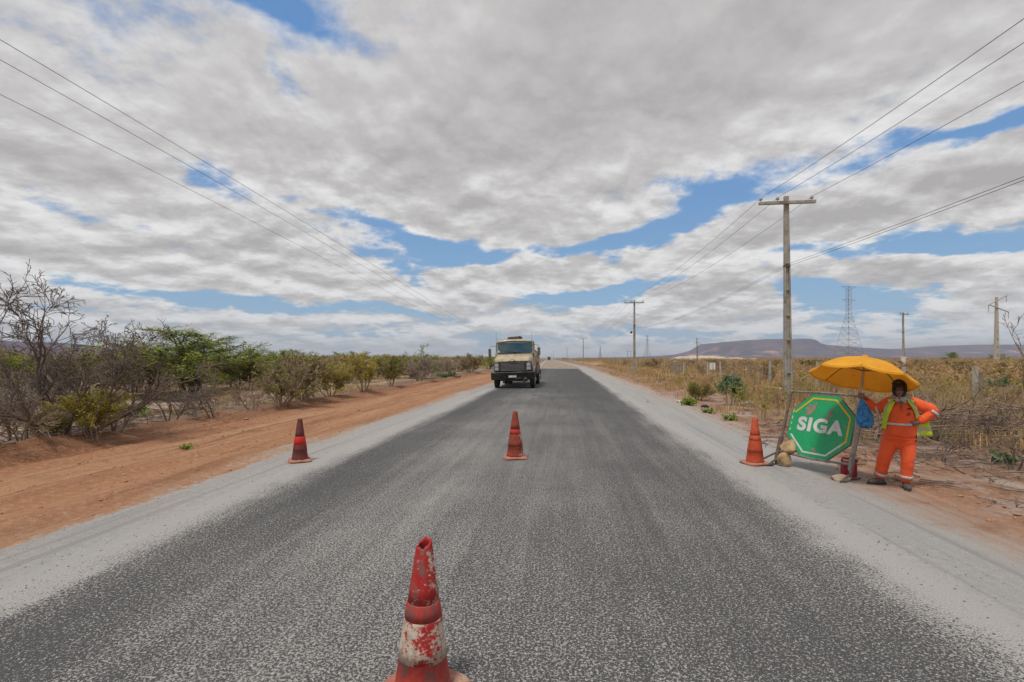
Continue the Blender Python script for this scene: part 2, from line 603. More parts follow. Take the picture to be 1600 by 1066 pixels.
    rb = t.ss(v, 6.0, 20.0, 4.15, 4.85)
    grr = t.m('SUBTRACT', 1.0, t.ss(t.m('SUBTRACT', ul, rb), -0.45, 0.55))
    gmask = t.m('MULTIPLY', gl, grr)
    patch = t.m('MULTIPLY', t.ss(u, 4.2, 5.5), t.m('SUBTRACT', 1.0, t.ss(u, 6.5, 8.0)))
    patch = t.m('MULTIPLY', patch, t.ss(t.noise(uv2, 0.9, 7, 0.74, 0.6), 0.47, 0.62))
    gmask = t.m('MAXIMUM', gmask, t.m('MULTIPLY', patch, 0.85))
    # pinkish dust mixes into the gravel towards the soil
    gr = t.mix(t.m('MULTIPLY', t.ss(t.m('ABSOLUTE', t.m('ADD', ul, 0.4)), 4.0, 4.9), 0.4), gr, (0.40, 0.27, 0.19))
    c = t.mix(gmask, soil, gr)
    amask = t.ss(t.m('MINIMUM', t.m('ADD', u, 4.32), t.m('SUBTRACT', 3.0, u)), -0.05, 0.3)
    amask2 = t.m('MULTIPLY', amask, t.m('SUBTRACT', 1.0, t.ss(t.m('ADD', v, c0(nm, 3.0)), 83.5, 85.0)))
    c = t.mix(amask2, c, asphalt)
    old = t.m('MULTIPLY', amask, t.ss(t.m('ADD', v, c0(nm, 3.0)), 84.5, 85.5))
    c = t.mix(old, c, t.mix(t.ss(t.noise(strk, 1.2, 4, 0.6), 0.4, 0.6), (0.23, 0.19, 0.155), (0.33, 0.255, 0.19)))
    t.put(b.inputs['Base Color'], c)
    b.inputs['Roughness'].default_value = 0.92
    b.inputs['Specular IOR Level'].default_value = 0.25
    h = t.m('ADD', t.m('MULTIPLY', nf, 0.8), t.m('ADD', t.m('MULTIPLY', sp, 0.35), t.m('MULTIPLY', sp2, 0.18)))
    soilk = t.m('MULTIPLY', t.m('SUBTRACT', 1.0, amask), t.m('MULTIPLY', t.noise(uv2, 26.0, 5, 0.7), 2.0))
    t.put(b.inputs['Normal'], t.bump(t.m('ADD', h, soilk), 0.65, 0.018))
    return m


M = {}
M['ground'] = ground_mat()
M['concrete'] = pmat('weathered_concrete', (0.30, 0.275, 0.23), (0.38, 0.355, 0.305), 3.0, 0.9, bump=0.006, bscale=30, dust=(0.19, 0.165, 0.13), dust_amt=0.35, dscale=2.0)
M['concrete_pale'] = pmat('pale_concrete', (0.36, 0.335, 0.285), (0.44, 0.415, 0.36), 3.0, 0.9, bump=0.004, bscale=30, dust=(0.27, 0.24, 0.2), dust_amt=0.2)
M['whitewash'] = pmat('whitewash', (0.70, 0.68, 0.62), (0.58, 0.55, 0.48), 4.0, 0.9)
M['steel'] = pmat('galvanised_steel', (0.30, 0.29, 0.275), (0.22, 0.205, 0.19), 9.0, 0.5, 0.6, dust=(0.16, 0.085, 0.045), dust_amt=0.25, dscale=14)
M['rusty'] = pmat('rusty_steel', (0.17, 0.145, 0.125), (0.12, 0.085, 0.06), 14.0, 0.75, 0.35, bump=0.002, bscale=60, dust=(0.22, 0.11, 0.055), dust_amt=0.35, dscale=10)
M['wire'] = pmat('dark_cable', (0.05, 0.05, 0.052), (0.035, 0.035, 0.035), 3.0, 0.6)
M['porcelain'] = pmat('insulator_glaze', (0.40, 0.36, 0.31), (0.30, 0.26, 0.22), 9.0, 0.35)
M['wood'] = pmat('grey_wood', (0.20, 0.165, 0.125), (0.27, 0.235, 0.19), 7.0, 0.9, bump=0.006, bscale=40, dust=(0.11, 0.085, 0.065), dust_amt=0.35, dscale=6)
M['bark'] = pmat('grey_brown_bark', (0.255, 0.178, 0.118), (0.345, 0.255, 0.185), 5.0, 0.9)
M['bark_dark'] = pmat('dark_bark', (0.135, 0.098, 0.078), (0.19, 0.145, 0.118), 5.0, 0.9)
M['bark_grey'] = pmat('silver_grey_bark', (0.31, 0.245, 0.19), (0.41, 0.335, 0.27), 5.0, 0.9)
M['bark_tan'] = pmat('dry_tan_stem', (0.28, 0.20, 0.125), (0.35, 0.265, 0.17), 5.0, 0.9)
M['leaf_green'] = leaf_mat('mesquite_leaf', [(0.25, (0.22, 0.32, 0.03)), (0.5, (0.34, 0.44, 0.055)), (0.75, (0.46, 0.50, 0.11))], trans=.45)
M['leaf_yellow'] = leaf_mat('yellow_green_leaf', [(0.25, (0.26, 0.26, 0.022)), (0.5, (0.40, 0.36, 0.035)), (0.75, (0.52, 0.42, 0.065))])
M['leaf_olive'] = leaf_mat('olive_leaf', [(0.25, (0.16, 0.165, 0.028)), (0.5, (0.26, 0.245, 0.05)), (0.75, (0.36, 0.28, 0.08))])
M['leaf_fresh'] = leaf_mat('fresh_green_leaf', [(0.25, (0.16, 0.23, 0.035)), (0.5, (0.25, 0.32, 0.06)), (0.75, (0.36, 0.40, 0.10))])
M['leaf_glaucous'] = leaf_mat('glaucous_leaf', [(0.25, (0.09, 0.15, 0.07)), (0.5, (0.15, 0.22, 0.105)), (0.75, (0.25, 0.30, 0.16))], 5.0)
M['leaf_dry'] = leaf_mat('dry_leaf', [(0.25, (0.17, 0.105, 0.05)), (0.5, (0.24, 0.165, 0.085)), (0.75, (0.33, 0.24, 0.12))])
M['scrub'] = leaf_mat('mixed_scrub', [(0.28, (0.31, 0.215, 0.15)), (0.40, (0.36, 0.25, 0.14)), (0.48, (0.29, 0.29, 0.06)), (0.58, (0.40, 0.32, 0.11)), (0.72, (0.28, 0.35, 0.055))], 0.35, 0.3)
M['scrub_dry'] = leaf_mat('dry_scrub', [(0.28, (0.32, 0.205, 0.12)), (0.45, (0.42, 0.285, 0.13)), (0.6, (0.33, 0.25, 0.085)), (0.75, (0.50, 0.35, 0.15))], 0.25, 0.2)
M['straw'] = leaf_mat('dry_grass', [(0.25, (0.37, 0.235, 0.105)), (0.5, (0.49, 0.335, 0.155)), (0.75, (0.59, 0.44, 0.24))], 0.8, 0.3)
M['stone'] = pmat('tan_stone', (0.44, 0.31, 0.19), (0.33, 0.22, 0.13), 5.0, 0.95, bump=0.02, bscale=12)
M['sandstone'] = pmat('ochre_sandstone', (0.50, 0.35, 0.185), (0.36, 0.235, 0.12), 9.0, 0.95, bump=0.02, bscale=22, dust=(0.27, 0.17, 0.09), dust_amt=0.3, dscale=12)
M['rubber'] = pmat('tyre_rubber', (0.022, 0.021, 0.02), (0.04, 0.036, 0.032), 12.0, 0.85, bump=0.004)
M['black'] = pmat('dusty_black', (0.022, 0.022, 0.022), (0.05, 0.046, 0.042), 5.0, 0.6, dust=(0.12, 0.10, 0.08), dust_amt=0.12)

# ------------------------------------------------------------------ terrain
def seq(stops):
    """positions from first stop; stops = [(to, step0, ratio)]"""
    out = [stops[0][0]]
    for to, st, ra in stops[1:]:
        x = out[-1]
        loc = []
        while x + st < to - st * 0.3:
            x += st
            loc.append(x)
            st *= ra
        out += loc + [to]
    return np.array(out)


EXT = 9500.0
U_breaks = [-EXT, -10.3, -5.0, -3.9, 2.7, 4.4, EXT]
u_out = seq([(0,), (3.0, .1, 1), (EXT - 4.4, .12, 1.13)])
U_L = -10.3 - seq([(0,), (3.0, .12, 1), (EXT - 10.3, .15, 1.13)])[::-1]
U_R = 4.4 + seq([(0,), (6.0, .1, 1), (EXT - 4.4, .15, 1.13)])
Vl = np.concatenate([-seq([(-0.0,), (EXT, 1.0, 1.3)])[::-1][:-1], seq([(0.0,), (2.0, .5, 1), (13.0, .1, 1), (110.0, .1, 1.025), (EXT, 4, 1.12)])])


def strip(name, U, kind='structure'):
    uu, vv = np.meshgrid(U, Vl, indexing='ij')
    zz = height(uu, vv)
    a, b = uu.shape
    V = np.stack([uu + bend(vv), vv, zz], -1).reshape(-1, 3)
    i, j = np.meshgrid(np.arange(a - 1), np.arange(b - 1), indexing='ij')
    k = (i * b + j).ravel()
    F = np.stack([k, k + b, k + b + 1, k + 1], 1)
    o = link(name, fast_mesh(name, V, F, True), M['ground'])
    o.rotation_euler = (0, 0, -TH)
    tag(o, kind=kind)
    return o


strip('ground', U_L)
strip('dirt_track', np.linspace(-10.3, -5.0, 54))
strip('gravel_shoulder', np.linspace(-5.0, -4.2, 9))
strip('road', np.linspace(-4.2, 2.9, 25))
strip('gravel_shoulder', np.linspace(2.9, 4.4, 16))
strip('ground', U_R)

# ------------------------------------------------------------------ distant hills
def hill(name, prof, Y0, depth, seed, mat, n=(260, 70)):
    """a table-mountain: ridge heights by bearing, with a talus skirt and gullies"""
    px = np.array([p[0] for p in prof], float)
    hh = np.array([(560 - p[1]) / 800.0 for p in prof])
    a = (np.linspace(px[0], px[-1], n[0]) - 800) / 800.0
    top = np.interp(a * 800 + 800, px, hh)
    V = np.zeros((n[0], n[1], 3))
    for j in range(n[1]):
        t = j / (n[1] - 1)
        Y = Y0 + depth * t
        X = a * (Y0 + depth * 0.42)
        rise = sstep(np.array([t]), 0.0, 0.42)[0]
        cliff = 0.62 * (rise ** 0.8) + 0.38 * sstep(np.array([t]), 0.33, 0.42)[0]
        fall = 1 - sstep(np.array([t]), 0.75, 1.0)[0]
        g = fbm(X / 240.0 + 7, np.full_like(X, t * 3.0), seed, 5)
        g2 = fbm(X / 70.0 + 3, np.full_like(X, t * 9.0), seed + 4, 4)
        H = top * (Y0 + depth * 0.42) * cliff * fall * (1 + (0.55 * g + 0.22 * g2) * (1 - abs(2 * min(t / .42, 1) - 1)) * 1.3)
        V[:, j, 0] = X
        V[:, j, 1] = Y + 420 * g * (1 - t)
        V[:, j, 2] = H - 0.5
    i, j = np.meshgrid(np.arange(n[0] - 1), np.arange(n[1] - 1), indexing='ij')
    k = (i * n[1] + j).ravel()
    F = np.stack([k, k + n[1], k + n[1] + 1, k + 1], 1)
    return tag(link(name, fast_mesh(name, V.reshape(-1, 3), F, True), mat), kind='structure')


def hill_mat():
    m, t, b = new_mat('scrubby_hillside')
    co = t.N.new('ShaderNodeTexCoord').outputs['Object']
    x, y, z = t.sep(co)
    n = t.noise(co, 0.004, 7, 0.65)
    n2 = t.noise(co, 0.0013, 5, 0.6, 0.6)
    c = t.mix(t.ss(n, 0.4, 0.62), (0.070, 0.048, 0.064), (0.13, 0.085, 0.09))
    c = t.mix(t.m('MULTIPLY', t.ss(n2, 0.53, 0.62), t.ss(n, 0.42, 0.6)), c, (0.46, 0.24, 0.155))
    t.put(b.inputs['Base Color'], c)
    b.inputs['Roughness'].default_value = 1.0
    b.inputs['Specular IOR Level'].default_value = 0.0
    return m


M['hill'] = hill_mat()
hill('hills', [(930, 559), (1000, 557.5), (1050, 556), (1090, 553), (1106, 549.5), (1121, 545), (1135, 534.5), (1160, 534), (1166, 531.5), (1200, 529.5), (1240, 529), (1270, 529.5), (1278, 535), (1292, 538.5), (1320, 541), (1350, 543), (1390, 545), (1430, 546),
               (1470, 543.5), (1510, 541), (1545, 538), (1600, 538.5), (1700, 536), (1900, 540), (2300, 548), (2700, 559)], 5200, 2600, 21, M['hill'])
hill('hills', [(-900, 559), (-500, 545), (-150, 532), (-60, 530), (0, 532), (35, 535), (60, 543), (95, 552), (170, 556), (300, 559)], 2200, 1200, 33, M['hill'], (160, 50))
# quarry spoil, pale against the scrub
mb = MB()
xs = np.linspace(124, 196, 60)
top = np.interp(xs, [124, 128, 134, 146, 156, 163, 168, 176, 184, 190, 196], [0, 2.6, 3.6, 3.9, 4.0, 3.4, 1.9, 2.6, 2.0, 1.6, 0]) + 1.6 * fbm(xs / 5, xs * 0, 4)
Pm = np.zeros((60, 9, 3))
for j, (dy, k) in enumerate([(-9, 0), (-6, .5), (-3, .85), (-1, 1), (2, 1.02), (6, .9), (10, .7), (14, .35), (18, 0)]):
    Pm[:, j] = np.stack([xs, 400 + dy + 3 * fbm(xs / 6, xs * 0 + j, 8), np.maximum(top, 0) * k - .3], 1)
tag(mb.grid(Pm).build('sand_heap', pmat('pale_sand', (0.50, 0.43, 0.33), (0.40, 0.33, 0.25), .4, 1.0), smooth=True), 'long pale heap of sand beyond the scrub below the table mountain', 'sand heap')


# ------------------------------------------------------------------ vegetation
def perp(d, rng):
    r = rng.normal(size=3)
    r -= d * (r @ d)
    return r / (np.linalg.norm(r) + 1e-9)


def grow(rng, sp):
    """sp: stems, spread, len, r, levels [(n, ratio, angle, start)], wig, up, seg ; returns branch polylines and terminal points"""
    br = []
    tips = []
    L = sp['levels']

    def go(p, d, ln, r, lv):
        n = sp.get('seg', (6, 5, 4, 3, 3))[lv]
        pts = [p]
        ds = [d]
        for i in range(n):
            d = d + rng.normal(0, sp['wig'], 3)
            d[2] += sp['up'][min(lv, len(sp['up']) - 1)]
            d /= np.linalg.norm(d)
            p = p + d * ln / n
            if p[2] < 0.03:
                p[2] = 0.03 + abs(rng.normal(0, .02))
                d[2] = abs(d[2])
            pts.append(p)
            ds.append(d)
        pts = np.array(pts)
        rad = np.maximum(r * np.linspace(1, 0.28 if lv < 2 else 0.4, n + 1), sp.get('rmin', .003))
        br.append((pts, rad, lv))
        if lv >= len(L) - sp.get('leaf_lv', 0):
            tips.append((pts, ds))
        if lv < len(L):
            nc, ra, an, st = L[lv]
            k = rng.poisson(nc) if nc > 2 else nc
            for c in range(max(1, int(k))):
                t = st + (1 - st) * ((c + rng.random()) / max(k, 1))
                f = t * n
                i = min(int(f), n - 1)
                q = pts[i] + (pts[i + 1] - pts[i]) * (f - i)
                a = an * (0.6 + 0.8 * rng.random())
                dd = ds[i] * math.cos(a) + perp(ds[i], rng) * math.sin(a)
                go(q, dd, ln * ra * (0.65 + 0.6 * rng.random()) * (1.15 - 0.4 * t), max(rad[i] * 0.62, sp.get('rmin', .003)), lv + 1)
    ns = sp['stems']
    a0 = rng.random() * 6.28
    for s_ in range(ns):
        a = a0 + s_ * 6.283 / ns + rng.normal(0, .35)
        tl = sp['spread'] * (0.35 + 0.75 * rng.random())
        d = np.array([math.cos(a) * math.sin(tl), math.sin(a) * math.sin(tl), math.cos(tl)]) + np.array(sp.get('lean', (0, 0, 0)))
        go(np.array([math.cos(a) * sp.get('root', .05), math.sin(a) * sp.get('root', .05), -0.05]), norm(d), sp['len'] * (0.7 + 0.5 * rng.random()), sp['r'] * (0.7 + 0.5 * rng.random()), 0)
    return br, tips


def tubes_np(br, cap_r=0.012):
    Vs, Fs = [], []
    n0 = 0
    for pts, rad, lv in br:
        n = 6 if rad[0] > 0.03 else (4 if rad[0] > cap_r else 3)
        m = len(pts)
        t = np.gradient(pts, axis=0)
        t /= np.linalg.norm(t, axis=1)[:, None] + 1e-9
        ref = np.array([0, 0, 1.0]) if abs(t[0, 2]) < .8 else np.array([1.0, 0, 0])
        b = np.cross(t, ref)
        b /= np.linalg.norm(b, axis=1)[:, None] + 1e-9
        c = np.cross(b, t)
        a = np.arange(n) * 2 * np.pi / n
        V = pts[:, None] + rad[:, None, None] * (np.cos(a)[None, :, None] * b[:, None] + np.sin(a)[None, :, None] * c[:, None])
        Vs.append(V.reshape(-1, 3))
        i, j = np.meshgrid(np.arange(m - 1), np.arange(n), indexing='ij')
        k = (i * n + j).ravel() + n0
        k2 = (i * n + (j + 1) % n).ravel() + n0
        Fs.append(np.stack([k, k2, k2 + n, k + n], 1))
        n0 += m * n
    return np.vstack(Vs), np.vstack(Fs)


def leaves_np(rng, tips, per, size, aspect=0.45, flat=0.5, prob=1.0, jit=0.03, zmin=None):
    C, A, B = [], [], []
    for pts, ds in tips:
        if rng.random() > prob:
            continue
        m = len(pts) - 1
        k = max(1, int(rng.poisson(per)))
        f = rng.random(k) * m
        i = np.minimum(f.astype(int), m - 1)
        q = pts[i] + (pts[i + 1] - pts[i]) * (f - i)[:, None] + rng.normal(0, jit, (k, 3))
        d = np.array(ds)[i] + rng.normal(0, .7, (k, 3))
        d[:, 2] *= (1 - flat * .8)
        d /= np.linalg.norm(d, axis=1)[:, None] + 1e-9
        nrm = rng.normal(0, 1, (k, 3)) * (1 - flat)
        nrm[:, 2] += flat * 2
        s_ = np.cross(d, nrm)
        s_ /= np.linalg.norm(s_, axis=1)[:, None] + 1e-9
        sz = size * (0.6 + 0.8 * rng.random(k))[:, None]
        C.append(q)
        A.append(d * sz)
        B.append(s_ * sz * aspect)
    if not C:
        return None
    C, A, B = np.vstack(C), np.vstack(A), np.vstack(B)
    V = np.stack([C - A * .5, C + B * .5, C + A * .5, C - B * .5], 1).reshape(-1, 3)
    F = np.arange(len(V)).reshape(-1, 4)
    return V, F


PROTO = {}


def plant(kind, seed, sp, bark, leaf=None, leafp=None, stemname='branches', size=None):
    """makes mesh data for a plant, about one metre tall; the height is set when it is placed"""
    rng = np.random.default_rng(seed)
    br, tips = grow(rng, sp)
    V, F = tubes_np(br)
    hgt = np.percentile(V[:, 2], 99.5)
    tame = kind not in ('bare_tree', 'mesquite_lean')

    def cap_z(W):
        if tame:                                  # no lone whips standing far above the crown
            k = 0.84 * hgt
            W[:, 2] = np.where(W[:, 2] > k, k + (W[:, 2] - k) * 0.45, W[:, 2])
        return W
    V = cap_z(V) / hgt
    d = {'b': fast_mesh(kind + '_' + stemname, V, F, True), 'bm': bark, 'h': hgt, 'stem': stemname, 'l': None}
    d['b'].materials.append(bark)
    if leaf is not None:
        r = leaves_np(rng, tips, **leafp)
        if r:
            d['l'] = fast_mesh(kind + '_foliage', cap_z(r[0]) / hgt, r[1])
            d['l'].materials.append(leaf)
    PROTO.setdefault(kind, []).append(d)
    return d


BARE = dict(stems=6, spread=.85, len=.62, r=.016, levels=[(5, .62, .7, .25), (5, .6, .7, .15), (3, .55, .7, .1)], wig=.17, up=(.05, .03, .02), rmin=.0042, seg=(6, 5, 4, 3))
for s_ in range(4):
    plant('bare_shrub', 10 + s_, BARE, M['bark'])
THIN = dict(stems=4, spread=.55, len=.7, r=.02, levels=[(4, .6, .75, .3), (4, .6, .7, .2), (3, .55, .7, .1)], wig=.2, up=(.05, .02, .0), rmin=.005, seg=(6, 5, 4, 3))
for s_ in range(3):
    plant('thin_shrub', 30 + s_, THIN, M['bark_dark'])
DENSE = dict(stems=9, spread=.6, len=.75, r=.018, levels=[(7, .55, .6, .25), (6, .55, .7, .15), (3, .5, .7, .1)], wig=.16, up=(.06, .05, .04), rmin=.006, seg=(6, 4, 3, 3))
for s_ in range(3):
    plant('grey_shrub', 50 + s_, DENSE, M['bark_grey'])
LEAFY = dict(stems=7, spread=.6, len=.7, r=.016, levels=[(6, .6, .65, .3), (5, .55, .7, .2), (3, .5, .6, .2)], wig=.15, up=(.07, .05, .03), rmin=.005, seg=(6, 4, 3, 2), leaf_lv=1)
for s_ in range(3):
    plant('yellow_shrub', 70 + s_, LEAFY, M['bark'], M['leaf_yellow'], dict(per=9, size=.038, aspect=.5, flat=.4, prob=.8, jit=.025))
    plant('olive_shrub', 80 + s_, LEAFY, M['bark_dark'], M['leaf_olive'], dict(per=7, size=.042, aspect=.5, flat=.3, prob=.75, jit=.025))
    plant('dry_shrub', 90 + s_, LEAFY, M['bark_tan'], M['leaf_dry'], dict(per=1.6, size=.05, aspect=.5, flat=.2, prob=.5, jit=.025))
    plant('mixed_shrub', 100 + s_, dict(DENSE, leaf_lv=1), M['bark'], M['leaf_olive'], dict(per=2.2, size=.06, aspect=.5, flat=.3, prob=.42, jit=.03))
MESQ = dict(stems=3, spread=.55, len=1.35, r=.06, levels=[(9, .85, 1.0, .45), (7, .5, .7, .25), (5, .42, .7, .2)], wig=.13, up=(.05, -.07, -.05, -.05), rmin=.006, seg=(6, 6, 5, 4), root=.1, leaf_lv=1)
for s_ in range(3):
    plant('mesquite', 120 + s_, MESQ, M['bark_dark'], M['leaf_green'], dict(per=11, size=.078, aspect=.32, flat=.8, prob=.95, jit=.055), 'trunk')
plant('mesquite_lean', 131, dict(MESQ, stems=2, lean=(.75, 0, -.1), spread=.35), M['bark_dark'], M['leaf_green'], dict(per=6, size=.09, aspect=.3, flat=.7, prob=.8, jit=.04), 'trunk')
BIG = dict(stems=10, spread=.95, len=1.9, r=.04, levels=[(7, .55, .6, .30), (5, .55, .72, .25), (4, .5, .8, .2), (3, .42, .8, .15)], wig=.15, up=(.06, .05, .02, .0, 0), rmin=.0042, seg=(8, 6, 5, 4, 3), root=.18)
plant('bare_tree', 144, BIG, M['bark_dark'], stemname='trunk')
plant('bare_tree', 146, dict(BIG, stems=2, spread=.5, len=1.5, lean=(.25, 0, 0)), M['bark_dark'], stemname='trunk')
plant('bare_tree', 149, dict(BIG, stems=3, spread=.45, len=1.8, lean=(-.55, 0, -.05), levels=[(6, .62, .62, .28), (5, .5, .72, .2), (4, .42, .8, .12)]), M['bark'], stemname='trunk')
BALL = dict(stems=14, spread=1.0, len=.55, r=.013, levels=[(7, .5, .6, .3), (5, .5, .6, .2)], wig=.1, up=(.04, .06, .06), rmin=.004, seg=(5, 4, 3), leaf_lv=1)
plant('round_shrub', 161, BALL, M['bark_dark'], M['leaf_olive'], dict(per=9, size=.05, aspect=.35, flat=.0, prob=1, jit=.03))
GLAU = dict(stems=4, spread=.4, len=.72, r=.016, levels=[(5, .42, .7, .5), (4, .5, .8, .3)], wig=.12, up=(.05, .05, .02), rmin=.006, seg=(6, 4, 3), leaf_lv=1)
plant('milkweed_shrub', 171, GLAU, M['bark_tan'], M['leaf_glaucous'], dict(per=16, size=.085, aspect=.55, flat=.1, prob=1, jit=.06))
LOW = dict(stems=16, spread=1.25, len=.55, r=.008, levels=[(4, .5, .6, .3)], wig=.12, up=(.0, .05), rmin=.003, seg=(5, 3), leaf_lv=1)
for s_ in range(2):
    plant('low_plant', 181 + s_, LOW, M['bark_tan'], M['leaf_fresh'], dict(per=6, size=.16, aspect=.6, flat=.45, prob=1, jit=.05), 'stems')
    plant('broadleaf_plant', 186 + s_, dict(LOW, stems=6, spread=.5), M['bark_tan'], M['leaf_glaucous'], dict(per=4, size=.24, aspect=.6, flat=.2, prob=1, jit=.05), 'stems')
    plant('cactus_clump', 191 + s_, dict(LOW, stems=26, spread=1.1, r=.03, rmin=.018), M['leaf_glaucous'], stemname='stems')
WEED = dict(stems=7, spread=.45, len=.9, r=.008, levels=[(4, .35, .7, .3), (3, .5, .7, .2)], wig=.14, up=(.04, .02, .0), rmin=.0035, seg=(7, 4, 3), leaf_lv=1)
for s_ in range(3):
    plant('dry_weed', 201 + s_, WEED, M['bark_tan'], M['leaf_dry'], dict(per=1.6, size=.05, aspect=.5, flat=.2, prob=.5, jit=.02), 'stems')
    plant('green_weed', 211 + s_, WEED, M['bark_tan'], M['leaf_yellow'], dict(per=3.2, size=.055, aspect=.6, flat=.2, prob=.75, jit=.02), 'stems')

NRNG = np.random.default_rng(5)


def put_plant(kind, x, y, h, label, cat, group=None, name=None, var=None, wide=1.0, rot=None):
    d = PROTO[kind][int(NRNG.integers(len(PROTO[kind]))) if var is None else var]
    nm = name or kind
    e = empty(nm, (x, y, gz(x, y)), NRNG.random() * 6.28 if rot is None else rot)
    e.scale = (h * wide, h * wide, h)
    tag(e, label, cat, group)
    o = bpy.data.objects.new(d['stem'], d['b'])
    COL.objects.link(o)
    o.parent = e
    if d['l'] is not None:
        f = bpy.data.objects.new('crown' if d['stem'] == 'trunk' else 'foliage', d['l'])
        COL.objects.link(f)
        f.parent = e
    return e


def at(kind, px, by, ty, label, cat='shrub', **k):
    x, y = P(px, by)
    return put_plant(kind, x, y, (by - ty) * y / 800.0, label, cat, **k)


at('bare_tree', 104, 690, 448, 'tall leafless thorn tree with a wide crown of tangled grey branches', 'tree', var=0, name='bare_tree', rot=.6, wide=1.08)
at('bare_tree', 3, 704, 545, 'slim dark leafless tree at the edge of the picture beside the dirt track', 'tree', var=1, name='bare_tree', rot=.3, wide=.9)
at('grey_shrub', 60, 672, 588, 'tangled silver grey thicket behind the tall leafless tree', name='grey_shrub', wide=1.15, var=0)
at('bare_shrub', 165, 668, 596, 'brown leafless thicket right behind the yellow leaved shrub', name='bare_shrub', wide=1.1, var=1)
at('mixed_shrub', 25, 655, 572, 'dark tangled bush behind the slim dark tree', wide=1.2, name='mixed_shrub', var=1)
at('yellow_shrub', 146, 693, 610, 'yellow leaved shrub beneath the tall leafless tree', wide=1.0, var=0, name='yellow_shrub')
at('olive_shrub', 84, 698, 660, 'low drooping green shrub at the foot of the tall leafless tree', wide=1.5, var=1, name='green_shrub')
at('thin_shrub', 182, 684, 600, 'thin bent sapling without leaves beside the yellow leaved shrub', var=0, name='bare_sapling')
at('bare_shrub', 38, 700, 625, 'low leafless bush between the slim dark tree and the drooping green shrub', var=2, name='bare_shrub')
at('low_plant', 214, 650, 626, 'small yellow green plant alone on the pale sand', 'plant', var=0, name='small_plant')
at('thin_shrub', 268, 661, 592, 'multi stemmed leafless shrub in front of the green mesquite trunk', var=1, name='bare_shrub', wide=1.1)
at('thin_shrub', 300, 652, 585, 'dark forked leafless shrub in front of the pale concrete fence post', var=2, name='bare_shrub')
at('thin_shrub', 333, 657, 600, 'short leafless shrub with twisted stems just right of the concrete post', var=0, name='bare_shrub', wide=1.1)
at('bare_shrub', 396, 643, 592, 'wide low leafless shrub at the edge of the dirt track', var=3, name='bare_shrub', wide=1.35)
at('mesquite', 298, 616, 508, 'bright green flat topped mesquite tree standing alone', 'tree', var=0, name='mesquite_tree', wide=1.9)
at('mesquite', 372, 598, 540, 'darker low mesquite tree behind and right of the bright green one', 'tree', var=1, name='mesquite_tree', wide=1.35)
at('mesquite', 215, 606, 535, 'half bare mesquite tree between the leafless tree and the bright green one', 'tree', var=2, name='mesquite_tree', wide=1.0)
at('mixed_shrub', 442, 637, 556, 'brown many stemmed bush nearest the left traffic cone', var=0, name='mixed_shrub')
at('mixed_shrub', 474, 629, 546, 'tall bush with dark stems and a sparse green top', var=2, name='mixed_shrub')
at('mesquite', 452, 606, 540, 'small mesquite tree with a feathery top above the brown bush', 'tree', var=1, name='mesquite_tree', wide=.9)
at('yellow_shrub', 516, 622, 566, 'light yellow green shrub with bare stems by the dirt track', var=1, name='yellow_shrub')
at('yellow_shrub', 569, 615, 550, 'bright yellow green bush standing at the track edge', var=2, name='yellow_shrub', wide=.8)
at('olive_shrub', 612, 606, 553, 'dark olive bush on several stems at the track edge', var=0, name='olive_shrub', wide=.8)
at('grey_shrub', 655, 597, 553, 'grey leafless bush at the track edge below the leaning mesquite', var=1, name='grey_shrub', wide=1.1)
at('mesquite_lean', 640, 592, 540, 'mesquite tree with one long arm leaning to the right', 'tree', var=0, name='mesquite_tree', rot=0.0)
at('cactus_clump', 700, 590, 580, 'low pale grey green cactus clump beside the dirt track', 'plant', var=0, name='cactus_clump', wide=2.0)
at('mixed_shrub', 735, 584, 550, 'rounded brown bush nearest to the truck', var=1, name='mixed_shrub')
# right verge
at('round_shrub', 1092, 624, 592, 'dense round olive bush on the right verge', name='round_shrub', wide=.9)
at('milkweed_shrub', 1138, 632, 582, 'blue green broadleaved shrub on thin stems', name='milkweed_shrub', wide=.72)
at('low_plant', 1076, 632, 617, 'bright green low plant in front of the round olive bush', 'plant', var=0, name='low_plant', wide=1.0)
at('low_plant', 1107, 644, 634, 'tiny green plant between two larger green clumps on the verge', 'plant', var=1, name='low_plant', wide=1.3)
at('low_plant', 1141, 654, 641, 'bright green low plant nearest to the orange cone', 'plant', var=1, name='low_plant', wide=1.15)
at('low_plant', 294, 697, 686, 'small green tuft alone on the bare dirt track', 'plant', var=0, name='low_plant', wide=1.0)
at('green_weed', 1190, 654, 590, 'sparse yellow green bush just left of the traffic sign', 'shrub', var=0, name='sparse_shrub', wide=1.05)
at('green_weed', 1165, 640, 592, 'thin yellow green weed between the blue green shrub and the sparse bush', 'shrub', var=1, name='sparse_shrub', wide=1.0)
at('dry_weed', 1215, 648, 588, 'dry brown weed growing in front of the near utility pole', 'shrub', var=0, name='dry_weed')
at('green_weed', 1246, 636, 574, 'yellow green weed climbing round the foot of the near utility pole', 'shrub', var=2, name='sparse_shrub')
at('broadleaf_plant', 1561, 612, 586, 'broadleaved pale green plant among the dry weeds', 'plant', var=0, name='broadleaf_plant')
at('low_plant', 1480, 690, 672, 'green sprig at the foot of the brushwood pile', 'plant', var=1, name='low_plant')
at('broadleaf_plant', 1562, 720, 695, 'small green sprout in the dry soil right of the road worker', 'plant', var=1, name='broadleaf_plant')
x, y = 205 * 1.0, 240
put_plant('mesquite', (1487 - 800) / 800 * 250, 250, 5.2, 'lone green tree on the plain in front of the far hills', 'tree', name='lone_tree', var=0, wide=1.3)
put_plant('mesquite', (1562 - 800) / 800 * 150, 150, 3.2, 'low green tree on the plain by the tall concrete pylon', 'tree', name='lone_tree', var=1, wide=1.2)
